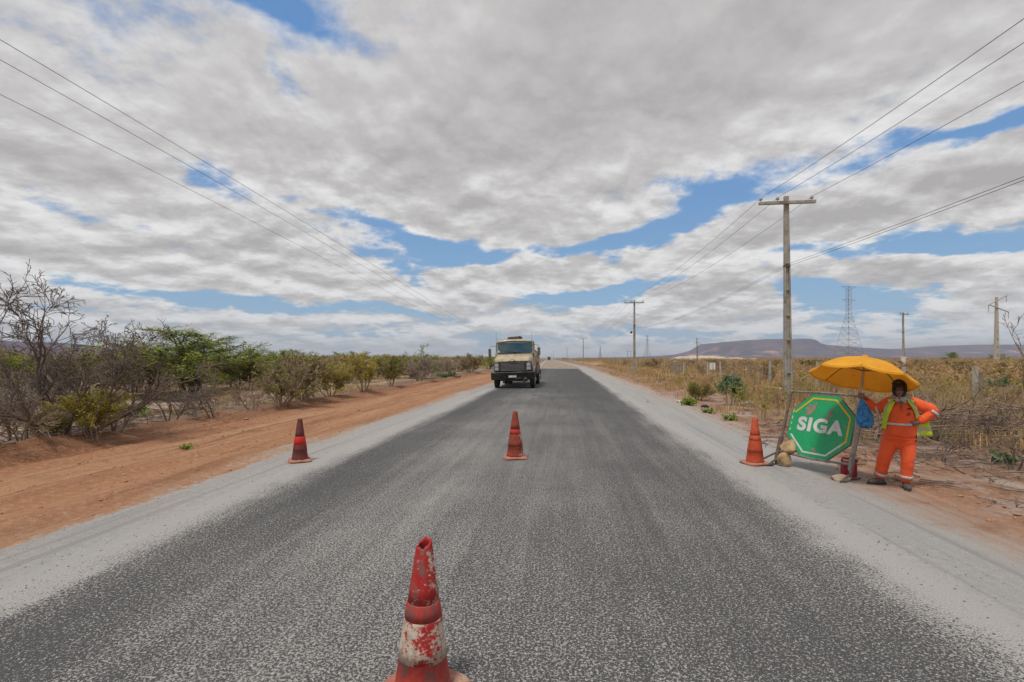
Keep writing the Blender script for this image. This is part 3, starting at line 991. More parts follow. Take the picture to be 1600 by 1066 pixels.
put_plant('bare_tree', 11.9, 11.0, 2.75, 'leafless tree reaching into the picture with long thin branches', 'tree', name='bare_tree', var=2, wide=1.2, rot=.35)
for px, by, ty, kd, lab in [
        (1455, 650, 590, 'dry_weed', 'dry weed directly behind the road worker on the side of the bent arm'), (1505, 640, 585, 'green_weed', 'yellow green weed left of the thick concrete fence post'),
        (1540, 652, 585, 'dry_weed', 'dry weed just right of the thick concrete fence post'), (1585, 660, 590, 'dry_weed', 'dry weed beside the pale rubbish at the right edge'),
        (1470, 628, 585, 'green_weed', 'low green weed at the fence behind the worker'), (1592, 632, 585, 'green_weed', 'green weed below the long thin bare branches at the right edge'),
        (1500, 668, 610, 'dry_weed', 'dry weed growing out of the brushwood heap'), (1345, 650, 592, 'dry_weed', 'dry weed behind the parasol pole'), (1300, 632, 586, 'dry_weed', 'dry weed showing above the green sign under the parasol'),
        (1270, 628, 588, 'green_weed', 'green weed above the upper left corner of the green sign'), (1380, 634, 592, 'green_weed', 'green weed between the blue bag and the worker'),
        (1560, 690, 625, 'thin_shrub', 'leafless forked shrub beyond the small green sprout'), (1470, 716, 640, 'thin_shrub', 'leafless forked shrub beside the legs of the road worker'), (1440, 640, 590, 'dry_weed', 'dry weed behind the shoulder of the worker'),
        (1420, 628, 590, 'green_weed', 'green weed right behind the head of the worker'), (1515, 612, 580, 'dry_weed', 'dry weed far behind the fence beside the tall pylon'), (1030, 600, 583, 'dry_weed', 'dry weed near the foot of the second utility pole'),
        (1060, 604, 585, 'green_weed', 'green weed in front of the board gate'), (1110, 606, 584, 'dry_weed', 'dry weed in front of the blank notice board'), (1585, 730, 650, 'thin_shrub', 'leafless twisted shrub nearest the right edge of the picture')]:
    at(kd, px, by, ty, lab, name='dry_weed' if kd != 'thin_shrub' else 'bare_shrub', group='weeds and twiggy shrubs of the right verge')

cnt = 0
while cnt < 46:
    v = 9 + 34 * NRNG.random() ** 1.3
    u = 8.2 + 6.5 * NRNG.random() + .15 * v * NRNG.random()
    x, y = xy_of(u, v)
    if x / y > 1.05:
        continue
    kd = ['dry_weed', 'dry_weed', 'green_weed'][int(NRNG.integers(3))]
    put_plant(kd, x, y, .55 + .5 * NRNG.random(), {'dry_weed': 'knee high dry weed scattered over the right verge', 'green_weed': 'knee high yellow green weed scattered over the right verge'}[kd], 'weed', group=kd.replace('_', ' ') + 's scattered over the right verge', name=kd, wide=1.1)
    cnt += 1

# further bushes of the thornland, one by one
KL = {'bare_shrub': 'leafless brown bush in the thornland left of the road', 'grey_shrub': 'silver grey leafless bush in the thornland left of the road', 'mixed_shrub': 'brown bush with a few green leaves in the left thornland',
      'olive_shrub': 'olive green bush in the thornland left of the road', 'yellow_shrub': 'yellow green bush in the thornland left of the road', 'mesquite': 'small green mesquite in the thornland left of the road'}
cnt = 0
tries = 0
placed = []
while cnt < 150 and tries < 6000:
    tries += 1
    v = 8 + 75 * NRNG.random() ** 1.25
    u = -11.6 - (5 + v * 0.62) * NRNG.random() ** 0.9
    x, y = xy_of(u, v)
    if y < 8 or abs(x / y) > 1.06:
        continue
    if u > -14.5 and v < 38 and NRNG.random() < 0.8:
        continue
    if u > -18 and v < 24:
        continue
    if any((x - a) ** 2 + (y - b) ** 2 < 1.4 ** 2 for a, b in placed):
        continue
    placed.append((x, y))
    kd = ['bare_shrub', 'grey_shrub', 'mixed_shrub', 'olive_shrub', 'yellow_shrub', 'mesquite'][int(NRNG.choice(6, p=[.22, .08, .28, .18, .16, .08]))]
    h = (1.55 + 0.75 * NRNG.random()) * (1.15 if kd == 'mesquite' else 1.0)
    put_plant(kd, x, y, h, KL[kd], 'tree' if kd == 'mesquite' else 'shrub', group=kd.replace('_', ' ') + 's of the left thornland', name='mesquite_tree' if kd == 'mesquite' else kd, wide=1.0 + .3 * NRNG.random())
    cnt += 1
KR = {'dry_shrub': 'dry tan bush in the field right of the road', 'mixed_shrub': 'brown bush with some green in the right field', 'bare_shrub': 'leafless bush in the field right of the road', 'olive_shrub': 'olive bush in the field right of the road'}
cnt = tries = 0
while cnt < 90 and tries < 6000:
    tries += 1
    v = 30 + 75 * NRNG.random()
    u = 9.5 + (2 + v * 1.0) * NRNG.random()
    if u < 13 and v < 60 and NRNG.random() < .7:
        continue
    if u > 13 and v < 52 and NRNG.random() < .85:
        continue
    x, y = xy_of(u, v)
    if abs(x / y) > 1.04 or any((x - a) ** 2 + (y - b) ** 2 < 2.0 ** 2 for a, b in placed):
        continue
    placed.append((x, y))
    kd = ['dry_shrub', 'mixed_shrub', 'bare_shrub', 'olive_shrub'][int(NRNG.choice(4, p=[.4, .25, .2, .15]))]
    put_plant(kd, x, y, 0.8 + 1.0 * NRNG.random() * min(1, v / 70), KR[kd], 'shrub', group=kd.replace('_', ' ') + 's of the right field', name=kd, wide=1.0 + .4 * NRNG.random())
    cnt += 1


def bush_mass(name, pos, hts, mat, seed, nleaf=70, ntw=46):
    """far scrub: joined clumps of twigs and leaf clusters"""
    rng = np.random.default_rng(seed)
    n = len(pos)
    reps = []
    for r_ in range(6):
        T = []
        for k in range(ntw):
            a = rng.random() * 6.28
            tl = rng.random() ** .7 * 1.0
            d = np.array([math.cos(a) * math.sin(tl), math.sin(a) * math.sin(tl), math.cos(tl)])
            b0 = d * (0.15 + .55 * rng.random()) + rng.normal(0, .08, 3)
            e = b0 + (d + rng.normal(0, .45, 3)) * (.2 + .2 * rng.random())
            w = perp(norm(e - b0), rng) * .008
            T.append([b0 - w, b0 + w, e + w * .4, e - w * .4])
        for k in range(nleaf):
            a = rng.random() * 6.28
            rr = rng.random() ** .5 * .62
            c = np.array([math.cos(a) * rr, math.sin(a) * rr, 0.12 + .75 * rng.random() * (1 - .5 * rr)])
            p = norm(rng.normal(size=3))
            q = perp(p, rng)
            s_ = .035 + .05 * rng.random()
            T.append([c - p * s_, c + q * s_ * .6, c + p * s_, c - q * s_ * .6])
        T = np.array(T)
        T[..., 2] = np.clip(np.where(T[..., 2] > .85, .85 + (T[..., 2] - .85) * .4, T[..., 2]), 0, None)
        reps.append(T)
    Vs = []
    for i in range(n):
        T = reps[int(rng.integers(6))]
        a = rng.random() * 6.28
        c, s_ = math.cos(a), math.sin(a)
        Q = T @ np.array([[c, -s_, 0], [s_, c, 0], [0, 0, 1]]).T
        k = hts[i]
        Q = Q * np.array([k * 1.25, k * 1.25, k]) + np.array([pos[i][0], pos[i][1], 0])
        Vs.append(Q.reshape(-1, 3))
    V = np.vstack(Vs)
    return tag(link(name, fast_mesh(name, V, np.arange(len(V)).reshape(-1, 4)), mat), kind='stuff')


def field(n, u0, u1, v0, v1, seed, powr=1.0, lim=1.15, ymin=1.9):
    rng = np.random.default_rng(seed)
    out = []
    while len(out) < n:
        v = v0 + (v1 - v0) * rng.random() ** powr
        u = u0 + (u1 - u0) * rng.random()
        x, y = xy_of(u, v)
        if y > ymin and abs(x / y) < lim:
            out.append((x, y))
    return np.array(out)


rg = np.random.default_rng(77)
ps = np.vstack([field(1100, -120, -12, 30, 130, 1, 1.2), field(900, -330, -12.5, 120, 330, 2, 1.2), field(700, -900, -14, 300, 900, 3, 1.3)])
dd = np.hypot(ps[:, 0], ps[:, 1])
bush_mass('scrubland', ps, (1.35 + .7 * rg.random(len(ps))) * (1 + dd / 450), M['scrub'], 4)
ps = np.vstack([field(420, 11, 130, 62, 150, 5, 1.0), field(60, 13.6, 60, 30, 62, 55, 1.0), field(800, 11, 350, 130, 350, 6, 1.2), field(700, 10, 950, 320, 950, 7, 1.2)])
dd = np.hypot(ps[:, 0], ps[:, 1])
bush_mass('scrubland', ps, (0.85 + .75 * rg.random(len(ps))) * (1 + dd / 520), M['scrub_dry'], 8)
# wood along the skyline
ps = np.vstack([field(900, -1500, 1700, 900, 1900, 9, 1.0)])
bush_mass('scrubland', ps, 2.6 + 2.6 * rg.random(len(ps)), M['scrub'], 10, 40, 14)


# dry grass
def grass(name, pos, hmax, blades, mat, seed, w=.006, spread=.16):
    rng = np.random.default_rng(seed)
    n = len(pos)
    k = n * blades
    base = np.repeat(pos, blades, 0) + rng.normal(0, spread, (k, 2))
    u, v = uv_of(base[:, 0], base[:, 1])
    z = height(u, v) - .01
    dist = np.hypot(base[:, 0], base[:, 1])
    a = rng.random(k) * 6.28
    h = hmax * (.35 + .65 * rng.random(k))
    lean = .55 * rng.random(k) * h
    ww = w * (1 + dist / 14)
    b = np.stack([base[:, 0], base[:, 1], z], 1)
    side = np.stack([np.cos(a + 1.57) * ww, np.sin(a + 1.57) * ww, 0 * a], 1)
    mid = b + np.stack([np.cos(a) * lean * .3, np.sin(a) * lean * .3, h * .6], 1)
    tip = b + np.stack([np.cos(a) * lean, np.sin(a) * lean, h], 1)
    V = np.stack([b - side, b + side, mid + side * .6, mid - side * .6, tip], 1).reshape(-1, 3)
    i = np.arange(k) * 5
    F = np.vstack([np.stack([i, i + 1, i + 2], 1), np.stack([i, i + 2, i + 3], 1), np.stack([i + 3, i + 2, i + 4], 1)])
    return tag(link(name, fast_mesh(name, V, F), mat), kind='stuff')


def beside(pos, k=1.1):
    """only what lies to the sides of the view, so that the place goes on there"""
    return pos[np.abs(pos[:, 0] / pos[:, 1]) > k]


def clumpy(pos, sc, thr, seed):
    f = fbm(pos[:, 0] * sc, pos[:, 1] * sc, seed) + .5
    return pos[f > thr]


g1 = clumpy(field(15000, 7.6, 34, 8, 40, 20, 1.0), .35, .40, 3)
g2 = clumpy(field(12000, 8, 100, 32, 120, 21, 1.0), .12, .34, 4)
g1 = np.vstack([g1, clumpy(beside(field(9000, 8.0, 40, -6, 26, 70, 1.0, 99, -1e9), 1.15), .35, .40, 3)])
grass('dry_grass', g1, .40, 11, M['straw'], 22)
grass('dry_grass', g2, .55, 7, M['straw'], 23)
g3 = clumpy(field(2600, -26, -10.6, 9, 45, 24, 1.1), .5, .52, 5)
grass('dry_grass', g3, .22, 8, M['straw'], 25)
g4 = clumpy(field(1400, 5.2, 9, 9, 70, 26, 1.1), .6, .50, 6)
grass('dry_grass', g4, .28, 8, M['straw'], 27)


ps = np.vstack([field(500, 14, 90, -40, 70, 71, 1.0, 99, -1e9), field(600, -90, -13, -40, 70, 72, 1.0, 99, -1e9)])
ps = ps[(np.abs(ps[:, 0]) > 1.2 * ps[:, 1]) & (np.abs(ps[:, 0]) > 9)]
bush_mass('scrubland', ps, .8 + .9 * rg.random(len(ps)), M['scrub'], 73)


# loose stones, twigs
def rocks_np(pos, size, seed):
    rng = np.random.default_rng(seed)
    bm = bmesh.new()
    bmesh.ops.create_icosphere(bm, subdivisions=1, radius=1)
    bv = np.array([v.co[:] for v in bm.verts])
    bf = np.array([[v.index for v in f.verts] for f in bm.faces])
    bm.free()
    V, F = [], []
    gzv = gzs(pos)
    for i, (x, y) in enumerate(pos):
        s_ = size * (.4 + 1.6 * rng.random() ** 3)
        q = bv * (1 + rng.normal(0, .16, (len(bv), 1))) * np.array([1, .75 + .4 * rng.random(), .62]) * s_
        a = rng.random() * 6.28
        q = q @ np.array([[math.cos(a), -math.sin(a), 0], [math.sin(a), math.cos(a), 0], [0, 0, 1]]).T
        V.append(q + np.array([x, y, gzv[i] + s_ * .25]))
        F.append(bf + i * len(bv))
    return np.vstack(V), np.vstack(F)


for nm, mt, ps, sz, sd in [('loose_gravel', pmat('grey_chippings', (0.25, 0.24, 0.225), (0.38, 0.365, 0.34), 30, .95), np.vstack([field(3800, 2.7, 5.2, 2, 22, 31, 1.5), field(3000, -5.5, -3.9, 2.5, 24, 32, 1.5), field(900, -5.7, -4.7, 3, 26, 38, 1.4)]), .0046, 33),
                           ('loose_gravel', pmat('dark_chippings', (0.10, 0.097, 0.093), (0.17, 0.165, 0.16), 30, .9), np.vstack([field(500, -4.3, -3.6, 2, 18, 41, 1.4), field(500, 2.5, 3.2, 2, 18, 42, 1.4), field(300, -3.6, 2.6, 1.9, 12, 43, 1.4)]), .0045, 44),
                           ('soil_clods', pmat('soil_clod', (0.42, 0.22, 0.11), (0.30, 0.14, 0.07), 20, 1.0), np.vstack([field(1800, -10.5, -9.0, 6, 40, 34, 1.4), field(1500, -9.2, -5.0, 5, 34, 35, 1.3), field(2600, 4.3, 9, 3.5, 30, 36, 1.3)]), .014, 37)]:
    V, F = rocks_np(ps, sz, sd)
    tag(link(nm, fast_mesh(nm, V, F), mt), kind='stuff')
rr = np.random.default_rng(40)
stone_me = []
for k in range(4):
    V, F = rocks_np([(0, 0)], 1.0, 50 + k)
    V = V - np.array([0, 0, V[:, 2].min() + .15])
    me = fast_mesh('stone', V / 1.2, F)
    me.materials.append(M['stone'])
    stone_me.append(me)
for px, py, s_ in [(228, 671, .11), (205, 668, .07), (60, 696, .10), (90, 694, .09), (18, 712, .13), (385, 652, .06), (345, 655, .10), (480, 632, .05), (560, 640, .05), (710, 584, .12), (590, 622, .06), (470, 641, .05), (1012, 628, .08), (1030, 640, .06), (1560, 780, .025), (1500, 770, .03), (1452, 742, .025), (1590, 800, .03), (1345, 757, .03), (1050, 590, .3), (1062, 588, .22), (1172, 628, .12)]:
    x, y = P(px, py)
    o = bpy.data.objects.new('stone', stone_me[int(rr.integers(4))])
    COL.objects.link(o)
    o.location = (x, y, gz(x, y))
    o.rotation_euler = (0, 0, rr.random() * 6)
    o.scale = (s_, s_ * .8, s_ * .6)
    tag(o, 'small tan stone lying on the roadside soil', 'stone', 'loose stones beside the road')


def twigs(name, n, centre, r, zmax, seed, mat, L=(.3, 1.1), rad=.007):
    rng = np.random.default_rng(seed)
    br = []
    aa = rng.random(n) * 6.28
    qq = rng.random(n) ** .55
    st_ = np.stack([centre[0] + r[0] * qq * np.cos(aa), centre[1] + r[1] * qq * np.sin(aa)], 1)
    z0 = gzs(st_)
    for k in range(n):
        a, q = aa[k], qq[k]
        x, y = st_[k]
        z = z0[k] + .02 + zmax * (1 - q) * rng.random()
        ln = L[0] + (L[1] - L[0]) * rng.random()
        d = rng.normal(0, 1, 3)
        d[2] = abs(d[2]) * .28 * (1 if zmax > .05 else .15)
        d = norm(d)
        pts = [np.array([x, y, z])]
        for i in range(4):
            d = norm(d + rng.normal(0, .22, 3) * (1, 1, .5))
            p = pts[-1] + d * ln / 4
            p[2] = max(p[2], z0[k] + .01)
            pts.append(p)
        br.append((np.array(pts), rad * (1 + rng.random()) * np.linspace(1, .4, 5), 1))
        for c in range(2):
            i = int(rng.integers(1, 4))
            e = pts[i] + norm(rng.normal(size=3) * (1, 1, .5)) * ln * .35
            e[2] = max(e[2], z0[k] + .01)
            br.append((np.array([pts[i], (pts[i] + e) / 2 + rng.normal(0, .02, 3), e]), np.array([.6, .45, .3]) * rad, 1))
    V, F = tubes_np(br)
    return link(name, fast_mesh(name, V, F, True), mat)


c = P(1455, 682)
pile = empty('brushwood_pile', (0, 0, 0))
tag(pile, 'heap of cut grey branches behind the road worker', 'brushwood')
o = twigs('branches', 760, (c[0] + .35, c[1] + .3), (2.3, 1.05), .66, 61, M['bark'], (.5, 1.5), .008)
o.parent = pile
o['kind'] = 'stuff'
c = P(1362, 676)
pile2 = empty('brushwood_pile', (0, 0, 0))
tag(pile2, 'smaller heap of cut branches behind the sign and blue bag', 'brushwood')
o = twigs('branches', 200, (c[0], c[1] + .4), (1.1, .7), .42, 62, M['bark'], (.4, 1.2), .008)
o.parent = pile2
o['kind'] = 'stuff'
o = twigs('fallen_twigs', 900, (8.6, 9.3), (3.6, 5.0), .03, 63, M['bark_dark'], (.10, .7), .0055)
tag(o, kind='stuff')
o = twigs('fallen_twigs', 520, (-10.6, 18), (1.2, 11.0), .03, 64, M['bark_dark'], (.2, .7), .007)
o.location = (0, 0, 0)
tag(o, kind='stuff')

# ------------------------------------------------------------------ utility poles and wires
def make_pole(h, w0=.30, w1=.17, arm=2.15, armdx=-.02, insul=(-1.0, -.36, .93)):
    """tapered concrete pole: two flanges, a recessed web and rungs between them"""
    e = empty('utility_pole')
    sh = MB()
    W = lambda z: w0 + (w1 - w0) * z / h
    D = lambda z: W(z) * .72
    zr = h * .67
    for s_ in (-1, 1):
        def flange(z, a):
            x0, x1 = s_ * W(z) * .5, s_ * W(z) * .27
            return [[min(x0, x1), -D(z) / 2, z], [max(x0, x1), -D(z) / 2, z], [max(x0, x1), D(z) / 2, z], [min(x0, x1), D(z) / 2, z]]
        sh.hexa(flange(-.3, 0), flange(zr, 0))
    sh.hexa([[-W(-.3) * .28, -D(0) * .16, -.3], [W(-.3) * .28, -D(0) * .16, -.3], [W(-.3) * .28, D(0) * .16, -.3], [-W(-.3) * .28, D(0) * .16, -.3]],
            [[-W(zr) * .28, -D(zr) * .16, zr], [W(zr) * .28, -D(zr) * .16, zr], [W(zr) * .28, D(zr) * .16, zr], [-W(zr) * .28, D(zr) * .16, zr]])
    for f in (.02, .14, .30, .42, .545):
        z = h * f
        sh.box((0, 0, z), (W(z) * .545, D(z) * .93, .09 if f > .05 else .5))
    hx = lambda z: [[-W(z) / 2, -D(z) / 2, z], [W(z) / 2, -D(z) / 2, z], [W(z) / 2, D(z) / 2, z], [-W(z) / 2, D(z) / 2, z]]
    sh.hexa(hx(zr), hx(h))
    sh.build('shaft', M['concrete'], e, bevel=.008)
    ho = MB()
    for k in range(9):
        ho.tube([(0, -D(h * .8) / 2 - .004, h * (.72 + .028 * k)), (0, -D(h * .8) / 2 + .01, h * (.72 + .028 * k))], .014, 6)
    o = ho.build('bolt_holes', M['wire'], e)
    o['kind'] = 'stuff'
    MB().hexa([[armdx - arm / 2, -.06, h - .34], [armdx + arm / 2, -.06, h - .34], [armdx + arm / 2, .06, h - .34], [armdx - arm / 2, .06, h - .34]],
              [[armdx - arm / 2, -.06, h - .22], [armdx + arm / 2, -.06, h - .22], [armdx + arm / 2, .06, h - .22], [armdx - arm / 2, .06, h - .22]]).build('crossarm', M['concrete'], e, bevel=.01, loc=(0, -D(h) / 2 - .062, 0))
    MB().tube([(0, 0, h * .655), (0, 0, h * .665)], W(h * .66) * .62, 12).build('cable_clamp', M['rusty'], e)
    im = MB().lathe([(.0, 0), (.012, 0), (.012, .05), (.045, .055), (.075, .075), (.05, .10), (.068, .12), (.045, .15), (.03, .19), (0, .20)], 14).mesh('insulator', True)
    im.materials.append(M['porcelain'])
    for x in insul:
        o = bpy.data.objects.new('insulator', im)
        COL.objects.link(o)
        o.parent = e
        o.location = (armdx + x, -D(h) / 2 - .062, h - .22)
    return e


POLES = [((11.0, 20.4), 8.15, 'near concrete utility pole with a crossarm behind the green sign'), ((13.55, 56.7), 8.15, 'second concrete utility pole along the road, with a street lamp bracket'),
         ((19.9, 143.0), 7.4, 'third utility pole, standing above the roadside scrub'), ((31.2, 290), 7.6, 'fourth utility pole far along the road'), ((42, 520), 9.0, 'utility pole near the far end of the road'), ((58, 760), 9.5, 'farthest utility pole, near the vanishing point of the road')]
p0 = make_pole(8.15)
for i, ((x, y), h, lab) in enumerate(POLES):
    o = p0 if i == 0 else copy_tree(p0)
    o.location = (x, y, gz(x, y))
    o.scale = (1, 1, h / 8.15)
    o.rotation_euler = (0, R(-.5) if i == 0 else 0, -TH)
    tag(o, lab, 'utility pole', 'utility poles along the right side of the road')
    if i == 1:
        br = MB().tube([(-.1, -.1, 6.35), (-.35, -.1, 6.30), (-.45, -.1, 6.36)], .02, 6)
        br.tube([(.08, -.1, 6.5), (.5, -.1, 6.55), (.75, -.1, 6.48)], .02, 6)
        br.build('side_bracket', M['rusty'], o)
        MB().tube([(-.1, 0, 4.6), (-.3, 0, 4.68)], .025, 6).tube([(-.28, 0, 4.72), (-.36, -.02, 4.58), (-.42, -.02, 4.5)], [.05, .13, .1], 10).build('lamp_shade', M['black'], o)
o = copy_tree(p0)
o.location = (52, 68, gz(52, 68))
o.scale = (1.15, 1.15, 7.85 / 8.15)
o.rotation_euler = (0, R(-1.2), .55)
tag(o, 'concrete utility pole with a T crossarm standing alone in the right field', 'utility pole')
MB().tube([(0, 0, -.2), (0, 0, 2.0)], .24, 10).build('painted_base', M['whitewash'], o)
# pole carrying the wires on the left, behind the lorry
o = copy_tree(p0)
o.location = (-1.5, 165, 0)
tag(o, 'utility pole of the left hand line, mostly hidden behind the truck', 'utility pole', 'utility poles along the left side of the road')
# slim pole in the field
e = empty('slim_pole', (22.4, 62, gz(22.4, 62)))
tag(e, 'thin wooden pole with a short top bar in the field beyond the fence', 'pole')
MB().tube([(0, 0, -.2), (0.02, 0, 2.1), (-.01, 0, 4.2)], [.085, .07, .055], 8).build('shaft', M['wood'], e)
MB().tube([(-.3, 0, 3.6), (.5, 0, 3.62)], .03, 6).build('top_bar', M['wood'], e)

# tall pylon of concrete with stayed arms
e = empty('concrete_pylon', (128.7, 136, 0))
tag(e, 'very tall concrete pylon with three slanted arms at the right edge of the field', 'pylon')
MB().hexa([[-.55, -.4, -.3], [.55, -.4, -.3], [.55, .4, -.3], [-.55, .4, -.3]], [[-.26, -.2, 18], [.26, -.2, 18], [.26, .2, 18], [-.26, .2, 18]]).build('shaft', M['concrete_pale'], e, bevel=.03)
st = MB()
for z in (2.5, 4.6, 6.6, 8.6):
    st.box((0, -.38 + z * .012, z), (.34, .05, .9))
o = st.build('recess_shade_panels', pmat('painted_recess_shade', (.2, .18, .15)), e)  # thin dark panels on the solid shaft; colour stands in for shade in recesses
o['kind'] = 'stuff'
for a, b in [((-2.2, 0, 15.8), (2.7, 0, 18.4)), ((-2.2, -.3, 15.9), (3.0, -.3, 13.9))]:
    MB().tube([a, b], .15, 6).build('arm', M['concrete_pale'], e)
for p in [(-2.1, 0, 15.7), (2.6, 0, 18.3), (2.9, -.3, 13.9)]:
    MB().tube([p, (p[0], p[1], p[2] - 1.7)], [.09, .07], 6).build('insulator', M['porcelain'], e)


def tower(h, wb, name, lab, loc, rz, thick):
    e = empty(name, loc, rz)
    tag(e, lab, 'pylon', 'lattice pylons of the far power line')
    body = MB()
    wz = lambda z: wb * (1 - z / (h * .62)) + wb * .17 * (z / (h * .62)) if z < h * .62 else wb * .17
    zs = [0, .10, .19, .28, .36, .44, .51, .57, .62, .68, .74, .80, .86, .92, .97]
    zs = [z * h for z in zs]
    cs = [(-1, -1), (1, -1), (1, 1), (-1, 1)]
    for a, b in cs:
        o = MB().tube([(a * wz(z) / 2, b * wz(z) / 2, z) for z in zs], thick, 4).build('leg', M['steel'], e)
    for i in range(len(zs) - 1):
        z0, z1 = zs[i], zs[i + 1]
        for k in range(4):
            (a, b), (c, d) = cs[k], cs[(k + 1) % 4]
            p = lambda q, z: (q[0] * wz(z) / 2, q[1] * wz(z) / 2, z)
            body.tube([p((a, b), z0), p((c, d), z1)], thick * .6, 3)
            body.tube([p((c, d), z0), p((a, b), z1)], thick * .6, 3)
            body.tube([p((a, b), z1), p((c, d), z1)], thick * .6, 3)
    o = body.build('lattice', M['steel'], e)
    o['kind'] = 'stuff'
    for z, s_ in ((.80, .42), (.97, .46)):
        a = MB()
        z *= h
        w = wb * .085
        for q in (-1, 1):
            for t in (-w, w):
                a.tube([(q * w, t, z - .035 * h), (q * wb * s_, 0, z)], thick * .6, 3)
                a.tube([(q * w, t, z), (q * wb * s_, 0, z)], thick * .6, 3)
        a.build('crossarm', M['steel'], e)


tower(45, 12.0, 'lattice_pylon', 'large steel lattice pylon in the right field, nearest of the far line', (197.3, 300, 0), .25, .085)
tower(45, 11.0, 'lattice_pylon', 'small far lattice pylon just right of the second utility pole', (251, 950, 0), .5, .16)
tower(44, 11.0, 'lattice_pylon', 'smallest far lattice pylon above the scrub left of the second utility pole', (310, 1800, 0), .5, .28)
e = empty('twin_pole_mast', (114.5, 500, 0))
tag(e, 'far pair of poles joined by one crossarm left of the second utility pole', 'pylon')
for s_ in (-1.6, 1.6):
    MB().tube([(s_, 0, -.2), (s_, 0, 9.2)], .2, 6).build('shaft', M['wood'], e)
MB().box((0, 0, 8.6), (6, .25, .25)).build('crossarm', M['wood'], e)


def wire(pts, lab, r=.008, group=None, name='overhead_wire'):
    """cable through the given points with a smooth curve between supports"""
    o = MB().tube(pts, r, 5, cap=False).build(name, M['wire'])
    tag(o, lab, 'cable', group)


def span(a, b, sag, n=26):
    t = np.linspace(0, 1, n)[:, None]
    p = np.array(a) * (1 - t) + np.array(b) * t
    p[:, 2] -= (4 * sag * t * (1 - t))[:, 0]
    return p


prev = np.array([7.6, -15.6])
pl = [prev] + [np.array(p[0]) for p in POLES[:4]]
ph = [8.0] + [p[1] for p in POLES[:4]]
for off, lab in ((-1.02, 'upper power line on the right, on the pole insulator nearest the road'), (-.38, 'middle power line on the right, on the insulator beside the pole'), (.91, 'lower power line on the right, on the insulator farthest from the road')):
    pts = [span((pl[i][0] + off * CT, pl[i][1] - off * ST - .12, ph[i] - .02), (pl[i + 1][0] + off * CT, pl[i + 1][1] - off * ST - .12, ph[i + 1] - .02), .55 if i < 2 else 1.1)[(1 if i else 0):] for i in range(4)]
    wire(np.vstack(pts), lab, .007)
for dz, lab in ((0, 'upper of two thin telephone cables clamped halfway up the near pole'), (-.09, 'lower of two thin telephone cables clamped halfway up the near pole')):
    pts = [span((pl[i][0] - .12, pl[i][1] - .1, [5.7, 5.42, 5.1, 4.6][i] + dz * (1 if i else .2)), (pl[i + 1][0] - .12, pl[i + 1][1] - .1, [5.42, 5.1, 4.6][i] + dz), .35 if i == 0 else .6)[(1 if i else 0):] for i in range(3)]
    wire(np.vstack(pts), lab, .006)
wy = np.array([-10, 3, 13.7, 23.6, 37, 60, 87, 108, 135, 165])
wh = np.array([8.62, 8.47, 8.27, 7.98, 7.30, 6.25, 5.45, 5.6, 6.5, 7.9])
ys = np.linspace(-10, 165, 60)
cf = np.polyfit(wy, wh, 5)
hs = np.polyval(cf, ys)
for L_, lab in ((11.7, 'upper power line crossing the sky on the left'), (12.45, 'middle power line crossing the sky on the left'), (14.0, 'lower power line crossing the sky on the left')):
    u = -L_ + 0 * ys
    wire(np.stack([u + .094 * ys, ys, hs], 1), lab, .007)

# ------------------------------------------------------------------ fences
def post_mesh(kind, h, seed):
    rng = np.random.default_rng(seed)
    mb = MB()
    if kind == 'concrete':
        mb.hexa([[-.06, -.05, -.2], [.06, -.05, -.2], [.06, .05, -.2], [-.06, .05, -.2]], [[-.045, -.04, h], [.045, -.04, h], [.045, .04, h], [-.045, .04, h]])
    else:
        n = 5
        p = np.stack([rng.normal(0, .012, n).cumsum(), rng.normal(0, .012, n).cumsum(), np.linspace(-.2, h, n)], 1)
        mb.tube(p, (.055 if kind == 'wood' else .024) * (1 + rng.normal(0, .1, n)), 7)
    me = mb.mesh('post')
    me.materials.append(M['concrete_pale'] if kind == 'concrete' else M['wood'])
    return me


PM = {k: [post_mesh(k, 1.0, i) for i in range(3)] for k in ('concrete', 'wood', 'stake')}


def fence(lab, posts, wires_z, base):
    e = empty('wire_fence', (base[0], base[1], 0))
    tag(e, lab, 'fence')
    rng = np.random.default_rng(3)
    for (x, y, k, h) in posts:
        o = bpy.data.objects.new('stake' if k == 'stake' else 'post', PM[k][int(rng.integers(3))])
        COL.objects.link(o)
        o.parent = e
        o.location = (x - base[0], y - base[1], gz(x, y))
        o.scale = (1.15, 1.15, h) if k != 'stake' else (1, 1, h)
        o.rotation_euler = (rng.normal(0, .035), rng.normal(0, .035), rng.random() * .4 - TH)
    for z in wires_z:
        pts = [(x - base[0], y - base[1], gz(x, y) + z) for (x, y, k, h) in posts if k != 'stake']
        MB().tube(pts, .0045, 4, cap=False).build('strand', M['steel'], e)


